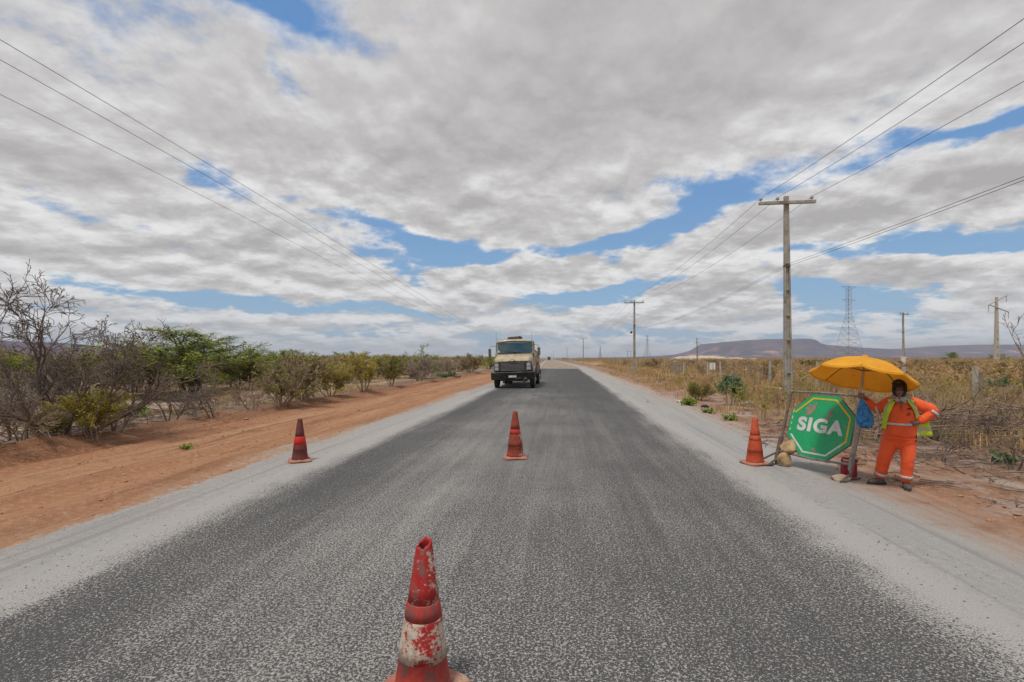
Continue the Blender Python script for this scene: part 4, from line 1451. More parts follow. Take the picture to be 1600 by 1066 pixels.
rng = np.random.default_rng(12)
post = []
v = 7.0
gate_v = uv_of(*P(1057, 587))[1]
while v < 135:
    u = 12.9 + .25 * math.sin(v * .2)
    k = 'concrete' if rng.random() < .28 else 'wood'
    if abs(v - gate_v) > 1.6:
        x, y = xy_of(u, v)
        post.append((x, y, k, 1.35 + .25 * rng.random()))
        if v > 22:
            for s_ in (1, 2):
                x, y = xy_of(u + rng.normal(0, .04), v + s_ * 1.15 + rng.normal(0, .12))
                post.append((x, y, 'stake', 1.05 + .3 * rng.random()))
    v += 3.4 + rng.normal(0, .15)
x, y = P(1524, 641)
post.append((x, y, 'concrete', 1.45))
post.sort(key=lambda q: q[1])
fence('wire fence of mixed wooden and concrete posts across the dry field', post, (.45, .8, 1.15), xy_of(12.9, 7))
post = []
for px, py, k, h in [(311, 613, 'concrete', 1.62), (334, 607, 'wood', 1.25), (360, 606, 'wood', 1.4), (418, 600, 'wood', 1.4), (470, 594, 'wood', 1.5), (520, 590, 'wood', 1.6), (560, 587, 'wood', 1.7), (629, 580, 'concrete', 2.1), (709, 574, 'concrete', 2.0), (735, 571, 'wood', 1.9)]:
    x, y = P(px, py)
    post.append((x, y, k, h))
post.insert(0, (post[0][0] - 4.5, post[0][1] - 6.0, 'wood', 1.4))
fence('wire fence half hidden in the thornland left of the dirt track', post, (.5, .85, 1.2), (post[0][0], post[0][1]))
# board gate in the right fence
x, y = P(1058, 587)
e = empty('board_gate', (x, y, gz(x, y)), -.25)
tag(e, 'dark gate of upright weathered boards set in the right hand fence', 'gate')
for k in range(6):
    MB().box((-.42 + k * .17, 0, .62 + .03 * (k % 3)), (.13, .03, 1.2 + .06 * (k % 3))).build('board', M['wood'], e)
for z in (.3, 1.0):
    MB().box((0, .035, z), (1.05, .035, .08)).build('rail', M['wood'], e)
for s_ in (-.6, .62):
    MB().tube([(s_, 0, -.2), (s_, 0, 1.3)], [.07, .06], 7).build('post', M['concrete_pale'] if s_ > 0 else M['wood'], e)
x, y = P(1113, 589)
e = empty('notice_board', (x, y, gz(x, y)), -.15)
tag(e, 'small blank white notice board on a stake in the fence line', 'sign')
MB().box((0, -.03, 1.0), (.52, .02, .62)).build('panel', M['whitewash'], e, bevel=.004)
MB().tube([(0.1, .01, -.2), (0.1, .01, 1.25)], .03, 6).build('post', M['wood'], e)

# ------------------------------------------------------------------ traffic cones
def cone_mat(name, body, grime, amt, white=0.0, seed=0.0, wpos=None, band=None):
    m, t, b = new_mat(name)
    co = t.N.new('ShaderNodeTexCoord').outputs['Object']
    x, y, z = t.sep(co)
    c3 = t.vm('ADD', t.comb(x, y, t.m('MULTIPLY', z, .55)), (seed, seed * .7, 0))
    n = t.noise(c3, 9.0, 6, .65, .4)
    n2 = t.noise(c3, 30.0, 5, .7)
    col = t.mix(t.ss(n2, .35, .65), body, tuple(q * .72 for q in body))
    if band:
        bm_ = t.m('MULTIPLY', t.ss(z, band[0] - .005, band[0] + .005), t.m('SUBTRACT', 1.0, t.ss(z, band[1] - .005, band[1] + .005)))
        col = t.mix(bm_, col, band[2])
    g = t.m('ADD', n, t.m('MULTIPLY', t.m('SUBTRACT', n2, .5), .5))
    gm = t.m('MULTIPLY', t.ss(g, .66 - amt * .3, .80 - amt * .25), .85)
    if band:
        gm = t.m('MULTIPLY', gm, t.m('SUBTRACT', 1.0, t.m('MULTIPLY', bm_, .75)))
    col = t.mix(gm, col, grime)
    if white:
        p3 = t.vm('ADD', t.comb(x, y, z), (5.0 + seed, 1.0, 2.0))
        fine = t.noise(t.comb(t.m('MULTIPLY', x, .6), t.m('MULTIPLY', y, .6), z), 75.0, 6, .75, .6)
        cw = t.m('ADD', t.m('MULTIPLY', t.noise(p3, 11.0, 5, .65), .62), t.m('MULTIPLY', fine, .38))
        cw = t.m('ADD', cw, t.m('MULTIPLY', x, 1.0 if white < .5 else -.35))
        wm = t.ss(cw, .615 - white * .22, .665 - white * .22)
        col = t.mix(wm, col, t.mix(t.ss(n2, .4, .7), (.54, .47, .37), (.36, .29, .22)))
    t.put(b.inputs['Base Color'], col)
    b.inputs['Roughness'].default_value = .6
    b.inputs['Specular IOR Level'].default_value = .3
    t.put(b.inputs['Normal'], t.bump(t.m('ADD', n2, n), .35, .006))
    return m


RED = (.44, .055, .042)
ORG = (.55, .085, .032)
GR = (.13, .09, .078)


def cone(x, y, h, lab, mats, rz=0, ragged=False, lean=(0, 0), plate=.2, lv=(.20, .39, .47)):
    """mats: base, body, lower sleeve, mid ring, upper sleeve"""
    e = empty('traffic_cone', (x, y, gz(x, y) if abs(uv_of(x, y)[0]) > 3 else 0.0), rz)
    e.rotation_euler = (lean[0], lean[1], rz)
    tag(e, lab, 'traffic cone', 'traffic cones closing the lane')
    k = h / .75
    rad = lambda z: (.145 - .107 * z / .75) * k
    # plate with rounded corners and a raised collar
    pl = MB()
    ring = []
    n = 32
    for q, zz in ((1.0, .0), (1.0, .018), (.93, .032), (.78, .036)):
        r_ = []
        for i in range(n):
            a = i * 2 * math.pi / n
            c, s_ = math.cos(a), math.sin(a)
            f = (abs(c) ** 5 + abs(s_) ** 5) ** (-1 / 5)
            wv = .006 * math.sin(3 * a + rz) * (1 if zz < .02 else 1)
            r_.append((plate * k * q * f * c, plate * k * q * f * s_, zz + wv + .006))
        ring.append(r_)
    r_ = [((rad(.05) + .012) * math.cos(i * 2 * math.pi / n), (rad(.05) + .012) * math.sin(i * 2 * math.pi / n), .042) for i in range(n)]
    ring.append(r_)
    V = np.array(ring).reshape(-1, 3)
    m_ = len(ring)
    F = [(i * n + j, i * n + (j + 1) % n, (i + 1) * n + (j + 1) % n, (i + 1) * n + j) for i in range(m_ - 1) for j in range(n)] + [tuple(range(n - 1, -1, -1)), tuple((m_ - 1) * n + j for j in range(n))]
    pl.add(V, F)
    pl.build('base', mats[0], e, smooth=True)
    rg_ = np.random.default_rng(int(x * 100) + 900)
    l1, l2, l3 = lv
    zs = np.array([.035, .06, .10, l1 - .004, l1, l1 * .7 + l2 * .3, l1 * .3 + l2 * .7, l2 - .004, l2, (l2 + l3) / 2, l3 - .004, l3, l3 * .7 + .21, l3 * .3 + .49, .70, .735, .75]) * k
    rr_ = np.array([rad(z / k) + (.0035 * k if l1 * k - 1e-6 <= z < l2 * k - 1e-6 else (.003 * k if l2 * k - 1e-6 <= z < l3 * k - 1e-6 else 0)) for z in zs])
    nn = 40
    V = []
    for z, r in zip(zs, rr_):
        for i in range(nn):
            a = i * 2 * math.pi / nn
            dz = 0
            if z > .72 * k:
                jag = (.016 * math.sin(a + .3) + .006 * math.sin(a * 3 + 1) + .004 * math.sin(a * 7 + x) + .0015 * rg_.normal()) * k
                dz = jag * (z / k - .70) / .05 * (1.0 if ragged else .25)
            V.append((r * (1 + .012 * math.sin(3 * a + z * 9)) * math.cos(a), r * math.sin(a), z + dz))
    V = np.array(V)

    def shell(name, i0, i1, mat, thick=.006):
        mb = MB()
        m2 = i1 - i0
        mb.add(V[i0 * nn:(i1) * nn], [(i * nn + j, i * nn + (j + 1) % nn, (i + 1) * nn + (j + 1) % nn, (i + 1) * nn + j) for i in range(m2 - 1) for j in range(nn)])
        o = mb.build(name, mat, e, smooth=True)
        q = o.modifiers.new('solid', 'SOLIDIFY')
        q.thickness = thick
        q.offset = -1
        return o
    shell('lower_body', 0, 5, mats[1])
    shell('lower_sleeve', 4, 9, mats[2])
    shell('ring', 8, 12, mats[3])
    shell('tip', 11, 17, mats[4])
    if not ragged:
        a = R(-75)
        r = rad(.70)
        MB().tube([(math.cos(a) * (r - .006), math.sin(a) * (r - .006), .712 * k), (math.cos(a) * (r + .003), math.sin(a) * (r + .003), .712 * k)], .011, 10).build('cord_hole', M['black'], e)
    return e


cm = dict(
    near_base=cone_mat('cone_base_dusty', (.40, .12, .08), (.42, .30, .22), .75, 0, 1.3),
    near_red=cone_mat('cone_red_grimy', RED, GR, .62, 0, 2.1),
    near_white=cone_mat('cone_worn_white', (.45, .03, .028), (.30, .12, .09), .1, .74, 3.3),
    near_tip=cone_mat('cone_red_peeled', (.45, .03, .028), (.19, .12, .10), .62, .22, 7.7),
    ora=cone_mat('cone_orange_grimy', ORG, (.16, .075, .05), .42, 0, 9.1),
    ora2=cone_mat('cone_orange_clean', (.60, .11, .045), (.18, .075, .05), .22, 0, 4.4),
    red_dark=cone_mat('cone_dark_red', (.20, .035, .03), (.085, .05, .042), .6, 0, 6.1),
    red_bright=cone_mat('cone_bright_red', (.60, .028, .022), (.25, .05, .04), .15, 0, 8.2),
    mid=cone_mat('cone_rust_red', (.33, .062, .035), (.11, .062, .042), .55, .06, 5.5),
    mid_red=cone_mat('cone_scuffed_red', (.50, .045, .03), (.16, .06, .04), .3, .1, 6.6),
    dusty=cone_mat('cone_base_pinkish', (.42, .15, .10), (.44, .31, .22), .55, 0, 3.9))
cone(-.455, 2.60, .765, 'near red and white cone with a torn open top in the foreground', [cm['near_base'], cm['near_red'], cm['near_white'], cm['near_red'], cm['near_tip']], rz=-.58, ragged=True, lean=(0, R(.9)))
cone(.055, 8.72, .795, 'rusty red cone standing in the middle of the lane', [cm['dusty'], cm['mid'], cm['mid'], cm['mid_red'], cm['mid']], rz=.05, plate=.185)
cone(-3.50, 8.45, .70, 'dark red cone with one bright band on the left gravel edge', [cm['dusty'], cm['red_dark'], cm['red_dark'], cm['red_bright'], cm['red_dark']], rz=.5, plate=.19, lv=(.2, .30, .445))
cone(3.91, 8.24, .74, 'plain faded orange cone beside the green sign', [cm['dusty'], cm['ora'], cm['ora'], cm['ora2'], cm['ora2']], rz=.25, plate=.19)

# ------------------------------------------------------------------ tanker lorry
def build_truck():
    Rt = empty('tanker_truck', (0.07, 28.6, 0), -TH)
    tag(Rt, 'old beige bonneted tanker truck driving towards the viewer', 'truck')
    beige = pmat('beige_paint', (0.44, 0.365, 0.235), (0.37, 0.30, 0.19), 2.5, .42, dust=(.30, .19, .105), dust_amt=.35, dscale=2.2, coat=.15)
    beige2 = pmat('faded_tank_paint', (0.50, 0.375, 0.25), (0.42, 0.30, 0.19), 1.5, .6, dust=(.33, .18, .09), dust_amt=.5, dscale=1.6)
    grey = pmat('blue_grey_fender', (.085, .095, .115), (.13, .135, .15), 5, .6, dust=(.25, .18, .13), dust_amt=.3)
    black = M['black']
    lampm = pmat('headlamp_glass', (.42, .42, .40), (.30, .30, .29), 24, .15)
    glass, t, b = new_mat('tinted_windscreen')
    tr = t.N.new('ShaderNodeBsdfTransparent')
    tr.inputs[0].default_value = (.42, .68, .60, 1)
    gl = t.N.new('ShaderNodeBsdfGlossy')
    gl.inputs['Roughness'].default_value = .06
    gl.inputs[0].default_value = (.75, .95, .90, 1)
    lw = t.N.new('ShaderNodeFresnel')
    lw.inputs[0].default_value = 1.6
    mx = t.N.new('ShaderNodeMixShader')
    t.L.new(t.m('MULTIPLY_ADD', lw.outputs[0], .9, .10), mx.inputs[0])
    t.L.new(tr.outputs[0], mx.inputs[1])
    t.L.new(gl.outputs[0], mx.inputs[2])
    t.L.new(mx.outputs[0], glass.node_tree.nodes['Material Output'].inputs[0])
    roll = R(-1.9)

    def up(o):
        """body roll on the springs"""
        o.rotation_euler = (0, roll, 0)
        return o
    B = lambda mb, name, mat, par=Rt, **k: up(mb.build(name, mat, par, **k)) if par is Rt else mb.build(name, mat, par, **k)
    # bonnet: lofted from nose to scuttle
    def sect(y, w, z0, z1, r, n=7):
        p = [(-w, y, z0)]
        for i in range(n):
            a = math.pi / 2 * i / (n - 1)
            p.append((-w + r - r * math.cos(a), y, z1 - r + r * math.sin(a)))
        for i in range(n):
            a = math.pi / 2 * (1 - i / (n - 1))
            p.append((w - r + r * math.cos(a), y, z1 - r + r * math.sin(a)))
        p.append((w, y, z0))
        return p
    secs = [sect(.02, .84, 1.46, 1.54, .05), sect(.10, .98, 1.44, 1.66, .12), sect(.35, 1.05, 1.20, 1.79, .18), sect(.9, 1.08, 1.1, 1.87, .2), sect(1.35, 1.11, 1.1, 1.93, .2)]
    V = np.array(secs)
    mb = MB().grid(V)
    n = V.shape[1]
    mb.F.append(tuple(range(n)))
    hood = B(mb, 'bonnet', beige, smooth=True)
    # crease that rises to the badge
    MB().tube([(-.42, .012, 1.52), (0, -.035, 1.585), (.42, .012, 1.52)], .03, 8).build('bonnet_lip', beige, hood, smooth=True)
    bd = MB()
    a = np.arange(25) * 2 * np.pi / 24
    bd.tube(np.stack([.095 * np.cos(a), 0 * a, .095 * np.sin(a)], 1), .010, 6, cap=False)
    for k in range(3):
        q = math.pi / 2 + k * 2.0944
        bd.tube([(0, 0, 0), (.09 * math.cos(q), 0, .09 * math.sin(q))], [.014, .004], 5)
    bd.build('badge', pmat('chrome', (.6, .6, .6), None, 5, .25, 1.0), hood, loc=(0, -.075, 1.66))
    # black front panel with grille
    fp = B(MB().box((0, .17, 1.225), (2.16, .24, .56)), 'front_panel', black, bevel=.04)
    for k in range(7):
        MB().box((0, .03, 1.02 + k * .067), (1.32, .05, .03), Matrix.Rotation(R(-18), 3, 'X')).build('grille_bar', pmat('grille_bar_%d' % k, (.085, .08, .075), (.11, .105, .1), 8, .5) if k == 0 else bpy.data.materials['grille_bar_0'], fp)
    for k in range(3):
        MB().box((-.36 + k * .36, .055, 1.22), (.03, .03, .46)).build('grille_strut', black, fp)
    for s_ in (-1, 1):
        for z in (1.12, 1.325):
            h = MB().box((s_ * .90, .035, z), (.20, .05, .165)).build('headlight', lampm, fp, bevel=.015)
            MB().box((s_ * .90, .058, z), (.235, .03, .2)).build('bezel', pmat('bezel', (.3, .29, .27)) if 'bezel' not in bpy.data.materials else bpy.data.materials['bezel'], h, bevel=.006)
    bp = MB()
    bp.hexa([[-1.24, .12, .50], [1.24, .12, .50], [1.24, .34, .50], [-1.24, .34, .50]], [[-1.24, -.06, .93], [1.24, -.06, .93], [1.24, .3, .93], [-1.24, .3, .93]])
    bump = B(bp, 'bumper', pmat('scuffed_black_bumper', (.020, .02, .021), (.038, .036, .035), 6, .5, dust=(.30, .26, .22), dust_amt=.05, dscale=6), bevel=.03)
    MB().box((0, -.062, .915), (2.42, .02, .02)).build('bumper_edge', pmat('worn_edge', (.34, .31, .27), (.12, .11, .1), 9, .5), bump)
    pt = MB().box((-.02, -.0, .70), (.43, .02, .15), Matrix.Rotation(R(-22), 3, 'X')).build('number_plate', pmat('grey_plate', (.52, .50, .48), (.45, .43, .41), 9, .5), bump, bevel=.004)
    lt = MB()
    for i, w in enumerate((.022, .014, 0, .028, .03, .024, .028)):
        if w:
            lt.box((-.18 + i * .052, -.014, .70), (w, .006, .075), Matrix.Rotation(R(-22), 3, 'X'))
    o = lt.build('plate_characters', pmat('plate_ink', (.12, .11, .11)), pt)
    o['kind'] = 'stuff'
    for (x, w, s2) in ((.20, .46, .05), (.66, .16, .09)):
        MB().prism([(x - w / 2, .60 - s2), (x + w / 2, .60 + s2 * .6), (x + w / 2, .60 - s2 * .7)], .07, .08).build('scrape', bpy.data.materials['worn_edge'], bump)
    MB().box((0, .5, .52), (1.5, .5, .22)).build('crossmember', black, Rt)
    B(MB().box((-.55, .28, .40), (.12, .12, .2)).box((.62, .28, .40), (.12, .12, .2)), 'tow_brackets', M['rusty'])['kind'] = 'stuff'
    # fenders: arches over the front wheels
    for s_ in (-1, 1):
        Pm = []
        for i in range(15):
            a = R(8 + 164 * i / 14)
            r = .66
            Pm.append([(s_ * x, 1.02 - r * math.cos(a) * 1.05, .62 + r * math.sin(a)) for x in (.86, 1.0, 1.19, 1.235, 1.225)])
        Pm = np.array(Pm)
        Pm[:, 4, 2] -= .10
        Pm[:, 0, 2] += .03
        B(MB().grid(Pm), 'fender', grey, smooth=True, solid=.03)
    # cab, open frame with glass
    cz0, cz1, czr = 1.02, 1.97, 2.80
    cab = MB()
    y0, y1 = 1.32, 2.75
    wf = 1.12
    cab.box((0, y1 - .03, (cz0 + czr) / 2 - .05), (2 * wf - .06, .06, czr - cz0 - .15))          # back
    cab.box((0, y0 + .10, (cz0 + cz1) / 2), (2 * wf - .1, .14, cz1 - cz0))                             # scuttle
    cab.box((0, (y0 + y1) / 2, cz0 + .03), (2 * wf - .1, y1 - y0 - .2, .06))
    cabo = B(cab, 'cab', beige, bevel=.03)
    # domed roof
    Pm = []
    for i in range(13):
        fy = i / 12
        y = y0 + .20 + (y1 - y0 - .18) * fy
        row = []
        for j in range(17):
            fx = -1 + 2 * j / 16
            e = (abs(fx) ** 4.5 + (abs(2 * fy - 1) ** 6) * .9)
            z = czr + .03 - .13 * min(e, 1.5)
            row.append((fx * (wf - .05), y, max(z, 2.6)))
        Pm.append(row)
    roof = B(MB().grid(Pm), 'roof', beige, smooth=True, solid=.03)
    # windscreen surround: rounded frame, the glass inside it
    def rrect(w, z0, z1, r, n=8):
        p = []
        for cx, cz, a0 in ((w - r, z1 - r, 0), (-w + r, z1 - r, 90), (-w + r, z0 + r, 180), (w - r, z0 + r, 270)):
            for i in range(n):
                a = R(a0 + 90 * i / (n - 1))
                p.append((cx + r * math.cos(a), cz + r * math.sin(a)))
        return p
    out = rrect(wf - .01, cz1 - .08, czr - .04, .22)
    inn = rrect(wf - .075, cz1 + .02, czr - .12, .16)
    ysl = lambda z: y0 + .02 + (z - cz1) * .30
    fr = MB()
    n = len(out)
    V = [(x, ysl(z), z) for x, z in out] + [(x, ysl(z) - .012, z) for x, z in inn] + [(x, ysl(z) + .09, z) for x, z in inn] + [(x, ysl(z) + .09, z) for x, z in out]
    F = []
    for q in range(4):
        for i in range(n):
            a, b_ = q * n + i, q * n + (i + 1) % n
            c, d = ((q + 1) % 4) * n + (i + 1) % n, ((q + 1) % 4) * n + i
            F.append((a, b_, c, d))
    fr.add(V, F)
    fro = B(fr, 'windscreen_frame', beige, smooth=False)
    se = np.array([(x * 1.0, ysl(z) - .018, z) for x, z in inn] + [(inn[0][0], ysl(inn[0][1]) - .018, inn[0][1])])
    MB().tube(se, .02, 6, cap=False).build('rubber_seal', M['rubber'], fro, smooth=True)
    gp = MB()
    gp.add([(x, ysl(z) - .004 - .03 * (1 - (x / wf) ** 2), z) for x, z in inn] + [(0, ysl((cz1 + czr) / 2) - .05, (cz1 + czr) / 2)], [(i, (i + 1) % n, n) for i in range(n)])
    ws = B(gp, 'windscreen', glass, smooth=True)
    MB().box((-.92, ysl(2.12) - .03, 2.12), (.09, .008, .12)).build('sticker', M['whitewash'], ws)
    sv = MB()
    sv.add([(-.86, ysl(2.56) - .045, 2.50), (.86, ysl(2.56) - .045, 2.50), (.83, ysl(2.6) - .03, 2.60), (-.83, ysl(2.6) - .03, 2.60)], [(0, 1, 2, 3)])
    sv.build('sun_strip', pmat('dark_sun_strip', (.03, .04, .05)), ws, solid=.006)
    for s_ in (-1, 1):
        MB().tube([(s_ * .12 + .25, ysl(2.03) - .05, 2.03), (s_ * .12 + .25 - .62, ysl(2.1) - .065, 2.10)], .012, 5).build('wiper', M['black'], ws)
        # door with open window
        d = MB()
        d.box((s_ * wf, (y0 + y1) / 2 + .05, 1.50), (.06, 1.05, .92))
        d.box((s_ * (wf - .02), y1 - .16, 2.3), (.05, .28, .76))
        d.hexa([[s_ * wf - .03, y0 + .06, 1.95], [s_ * wf + .03, y0 + .06, 1.95], [s_ * wf + .03, y0 + .16, 1.95], [s_ * wf - .03, y0 + .16, 1.95]],
               [[s_ * (wf - .06) - .03, y0 + .26, 2.62], [s_ * (wf - .06) + .03, y0 + .26, 2.62], [s_ * (wf - .06) + .03, y0 + .36, 2.62], [s_ * (wf - .06) - .03, y0 + .36, 2.62]])
        do = B(d, 'door', beige, bevel=.015)
        MB().box((s_ * (wf + .035), y1 - .42, 1.78), (.02, .14, .035)).build('handle', black, do)
        # mirrors
        mm = MB().box((s_ * 1.44, y0 - .02, 2.07), (.17, .07, .46))
        mo = B(mm, 'mirror', pmat('mirror_shell_%d' % (s_ + 1), (.10, .085, .06), (.14, .12, .09), 5, .5), bevel=.03)
        ar = MB().tube([(s_ * 1.05, y0 + .2, 2.42), (s_ * 1.25, y0 + .02, 2.46), (s_ * 1.44, y0 - .02, 2.40), (s_ * 1.44, y0 - .02, 2.28)], .014, 6)
        ar.tube([(s_ * 1.05, y0 + .15, 1.80), (s_ * 1.25, y0 + .02, 1.77), (s_ * 1.44, y0 - .02, 1.86)], .014, 6)
        ar.build('bracket', black, mo)
        B(MB().tube([(s_ * 1.04, y0 + .1, 2.1), (s_ * 1.05, y0 + .12, 3.28)], [.010, .005], 5), 'antenna', M['wire'])
        B(MB().box((s_ * .98, 1.95, .78), (.28, .6, .07)), 'cab_step', M['rusty'], bevel=.01)
    # inside the cab
    for s_ in (-.5, .55):
        st = MB().box((s_, 2.15, 1.5), (.55, .5, .14)).box((s_, 2.42, 1.86), (.52, .14, .7))
        B(st, 'seat', pmat('seat_cloth_%d' % int(s_ * 10), (.09, .12, .11), (.06, .08, .075), 8, .9), bevel=.04)
    a = np.arange(21) * 2 * np.pi / 20
    sw = MB().tube(np.stack([.46 + .23 * np.cos(a), 1.78 + .10 * np.sin(a), 2.06 + .2 * np.sin(a)], 1), .016, 6, cap=False)
    sw.tube([(.24, 1.78, 2.06), (.68, 1.78, 2.06)], .014, 5).tube([(.46, 1.78, 2.06), (.46, 1.5, 1.8)], .025, 6)
    B(sw, 'steering_wheel', black)
    B(MB().box((0, 1.58, 1.93), (1.95, .32, .2)), 'dashboard', pmat('dashboard', (.05, .06, .055), (.08, .085, .08), 5, .7), bevel=.04)
    # rolled tarpaulin and vent on the roof
    rf = MB().tube([(-.42, 1.95, 2.89), (-.1, 1.93, 2.90), (.38, 1.95, 2.92)], [.10, .105, .10], 10)
    rf.box((0.02, 2.1, 2.90), (.82, .35, .16))
    rv = B(rf, 'roof_rack_bundle', pmat('dark_tarpaulin', (.055, .052, .05), (.09, .085, .08), 7, .8), bevel=.02)
    MB().tube([(.28, 1.90, 2.96), (.28, 1.80, 2.97)], .05, 10).build('horn', black, rv)
    # chassis, tank, mudguards
    B(MB().box((-.42, 4.3, .88), (.10, 6.6, .22)).box((.42, 4.3, .88), (.10, 6.6, .22)), 'chassis', black)['kind'] = 'stuff'
    pr = []
    tank = MB()
    nn = 32
    a = np.arange(nn) * 2 * np.pi / nn
    rings = []
    for y, k in ((3.02, .0), (3.03, .80), (3.08, .95), (3.2, 1.0), (4.6, 1.0), (6.0, 1.0), (7.3, 1.0), (7.42, .95), (7.47, .8), (7.48, 0)):
        rings.append(np.stack([1.20 * k * np.sign(np.cos(a)) * abs(np.cos(a)) ** .72, 0 * a + y, 1.66 + .72 * k * np.sign(np.sin(a)) * abs(np.sin(a)) ** .72], 1))
    m_ = len(rings)
    tank.add(np.vstack(rings), [(i * nn + j, i * nn + (j + 1) % nn, (i + 1) * nn + (j + 1) % nn, (i + 1) * nn + j) for i in range(m_ - 1) for j in range(nn)])
    tk = B(tank, 'tank', beige2, smooth=True)
    for y in (3.9, 5.2, 6.5):
        MB().tube(np.stack([1.21 * np.sign(np.cos(a)) * abs(np.cos(a)) ** .72, 0 * a + y, 1.66 + .73 * np.sign(np.sin(a)) * abs(np.sin(a)) ** .72], 1), .02, 5, cap=False).build('hoop', M['rusty'], tk)
    MB().lathe([(0, .22), (.28, .22), (.30, .18), (.3, 0)], 16, (0, 4.6, 2.34)).build('manhole', M['rusty'], tk)
    ap = MB()
    for s_ in (-1, 1):
        ap.box((s_ * 1.18, 5.2, 1.0), (.05, 4.3, .5))
    o = B(ap, 'side_skirt', pmat('brown_skirt', (.26, .14, .075), (.19, .10, .06), 3, .8, dust=(.36, .22, .13), dust_amt=.5))
    o['kind'] = 'stuff'
    B(MB().box((1.02, 3.3, .86), (.42, .9, .42)), 'fuel_tank', M['rusty'], bevel=.08)
    B(MB().box((-1.02, 3.3, .86), (.42, .9, .42)), 'toolbox', black, bevel=.03)
    # wheels (on the road, not rolled with the body)
    def wheel(x, y, w=.27, hub=True, sgn=1):
        r = .505
        pf = [(.30, -w / 2), (.40, -w / 2 - .005), (.47, -w / 2 + .01), (r - .008, -w / 2 + .04), (r, -w / 2 + .07), (r, w / 2 - .07), (r - .008, w / 2 - .04), (.47, w / 2 - .01), (.40, w / 2 + .005), (.30, w / 2)]
        rot = Matrix.Rotation(R(90), 3, 'Y')
        mb = MB().lathe(pf, 32)
        V = np.vstack(mb.V) @ np.array(rot).T + np.array([x, y, r])
        t_ = MB().add(V, mb.F).build('tyre', M['rubber'], Rt, smooth=True)
        tr_ = MB()
        for i in range(36):
            q = i * 2 * math.pi / 36
            tr_.box((x, y + (r + .004) * math.sin(q), r + (r + .004) * math.cos(q)), (w * .78, .05, .016), Matrix.Rotation(-q, 3, 'X'))
        o = tr_.build('tread', M['rubber'], t_)
        o['kind'] = 'stuff'
        hb = MB().lathe([(.30, -.06), (.30, .06), (.26, .075), (.22, .02), (.15, .03), (.13, .10), (.09, .13), (0, .13)], 24)
        V = np.vstack(hb.V) @ np.array(rot).T * np.array([sgn, 1, 1]) + np.array([x + sgn * (w / 2 - .07), y, r])
        rim = MB().add(V, hb.F).build('rim', pmat('rim_paint', (.48, .44, .38), (.36, .32, .27), 6, .6) if 'rim_paint' not in bpy.data.materials else bpy.data.materials['rim_paint'], t_, smooth=True)
        nu = MB()
        for i in range(8):
            q = i * math.pi / 4
            nu.tube([(x + sgn * (w / 2 - .03), y + .185 * math.sin(q), r + .185 * math.cos(q)), (x + sgn * (w / 2 + .02), y + .185 * math.sin(q), r + .185 * math.cos(q))], .02, 6)
        o = nu.build('wheel_nuts', M['steel'], t_)
        o['kind'] = 'stuff'
    for s_ in (-1, 1):
        wheel(s_ * 1.03, 1.02, sgn=s_)
        wheel(s_ * 1.06, 5.9, sgn=s_)
        wheel(s_ * .76, 5.9, sgn=s_)
        MB().box((s_ * 1.0, 6.62, .62), (.5, .02, .62)).build('mudflap', M['rubber'], Rt)
    B(MB().tube([(-1.0, 1.02, .505), (1.0, 1.02, .505)], .06, 8), 'front_axle', black)
    MB().tube([(-1.0, 5.9, .505), (1.0, 5.9, .505)], .08, 8).lathe([(0, -.2), (.2, -.1), (.2, .1), (0, .2)], 12, (0, 5.9, .52)).build('rear_axle', black, Rt)


build_truck()

# far lorry on the old road, a few pixels tall
x, y = xy_of(-1.9, 420.0)
e = empty('distant_truck', (x, y, 0), -TH)
tag(e, 'tiny dark truck far away near the vanishing point of the road', 'truck')
MB().box((0, 0, 1.0), (2.2, 1.8, 1.1)).box((0, .15, 1.95), (2.1, 1.3, .9)).build('cab', M['black'], e, bevel=.1)
MB().box((0, 3.4, 1.9), (2.4, 4.6, 1.9)).build('cargo_box', pmat('dark_green_tarp', (.05, .07, .045)), e, bevel=.05)
for s_ in (-.9, .9):
    for yy in (.2, 4.6):
        MB().tube([(s_ - .14, yy, .5), (s_ + .14, yy, .5)], .5, 16).build('wheel', M['rubber'], e)
MB().box((0, -.68, 1.95), (1.8, .03, .6)).build('windscreen', M['black'], e)

# ------------------------------------------------------------------ SIGA sign on its stand
BL = np.array([4.22, 8.19])
BR = np.array([4.72, 7.17])
zl, zr_ = gz(*BL), gz(*BR)
orig = np.array([BL[0], BL[1], zl])
e1 = np.array([BR[0] - BL[0], BR[1] - BL[1], zr_ - zl])
SW = np.linalg.norm(e1)
e1 /= SW
nn_ = norm(np.array([e1[1], -e1[0], 0.0]))            # towards the traffic
if nn_[1] > 0:
    nn_ = -nn_
e2 = norm(np.array([0, 0, 1.0]) - nn_ * .31)
nn_ = np.cross(e1, e2)
if nn_[1] > 0:
    nn_ = -nn_
SM = Matrix(((e1[0], -nn_[0], e2[0], orig[0]), (e1[1], -nn_[1], e2[1], orig[1]), (e1[2], -nn_[2], e2[2], orig[2]), (0, 0, 0, 1)))
sg = bpy.data.objects.new('road_sign', None)
COL.objects.link(sg)
sg.matrix_world = SM
tag(sg, 'green octagonal SIGA sign in a rusty steel frame on the gravel edge', 'road sign')
HT = 1.22
fm = M['rusty']
MB().tube([(0, 0, 0), (0, 0, HT)], .021, 8).build('post', fm, sg)
MB().tube([(SW, 0, 0.02), (SW, 0, HT)], .019, 8).build('post', M['steel'], sg)
MB().tube([(-.02, 0, HT), (SW * .5, 0, HT + .012), (SW + .02, 0, HT)], .017, 8).build('top_bar', M['steel'], sg)
MB().tube([(-.02, 0, .225), (SW * .5, 0, .20), (SW + .02, 0, .225)], .019, 8).build('bottom_bar', M['steel'], sg)
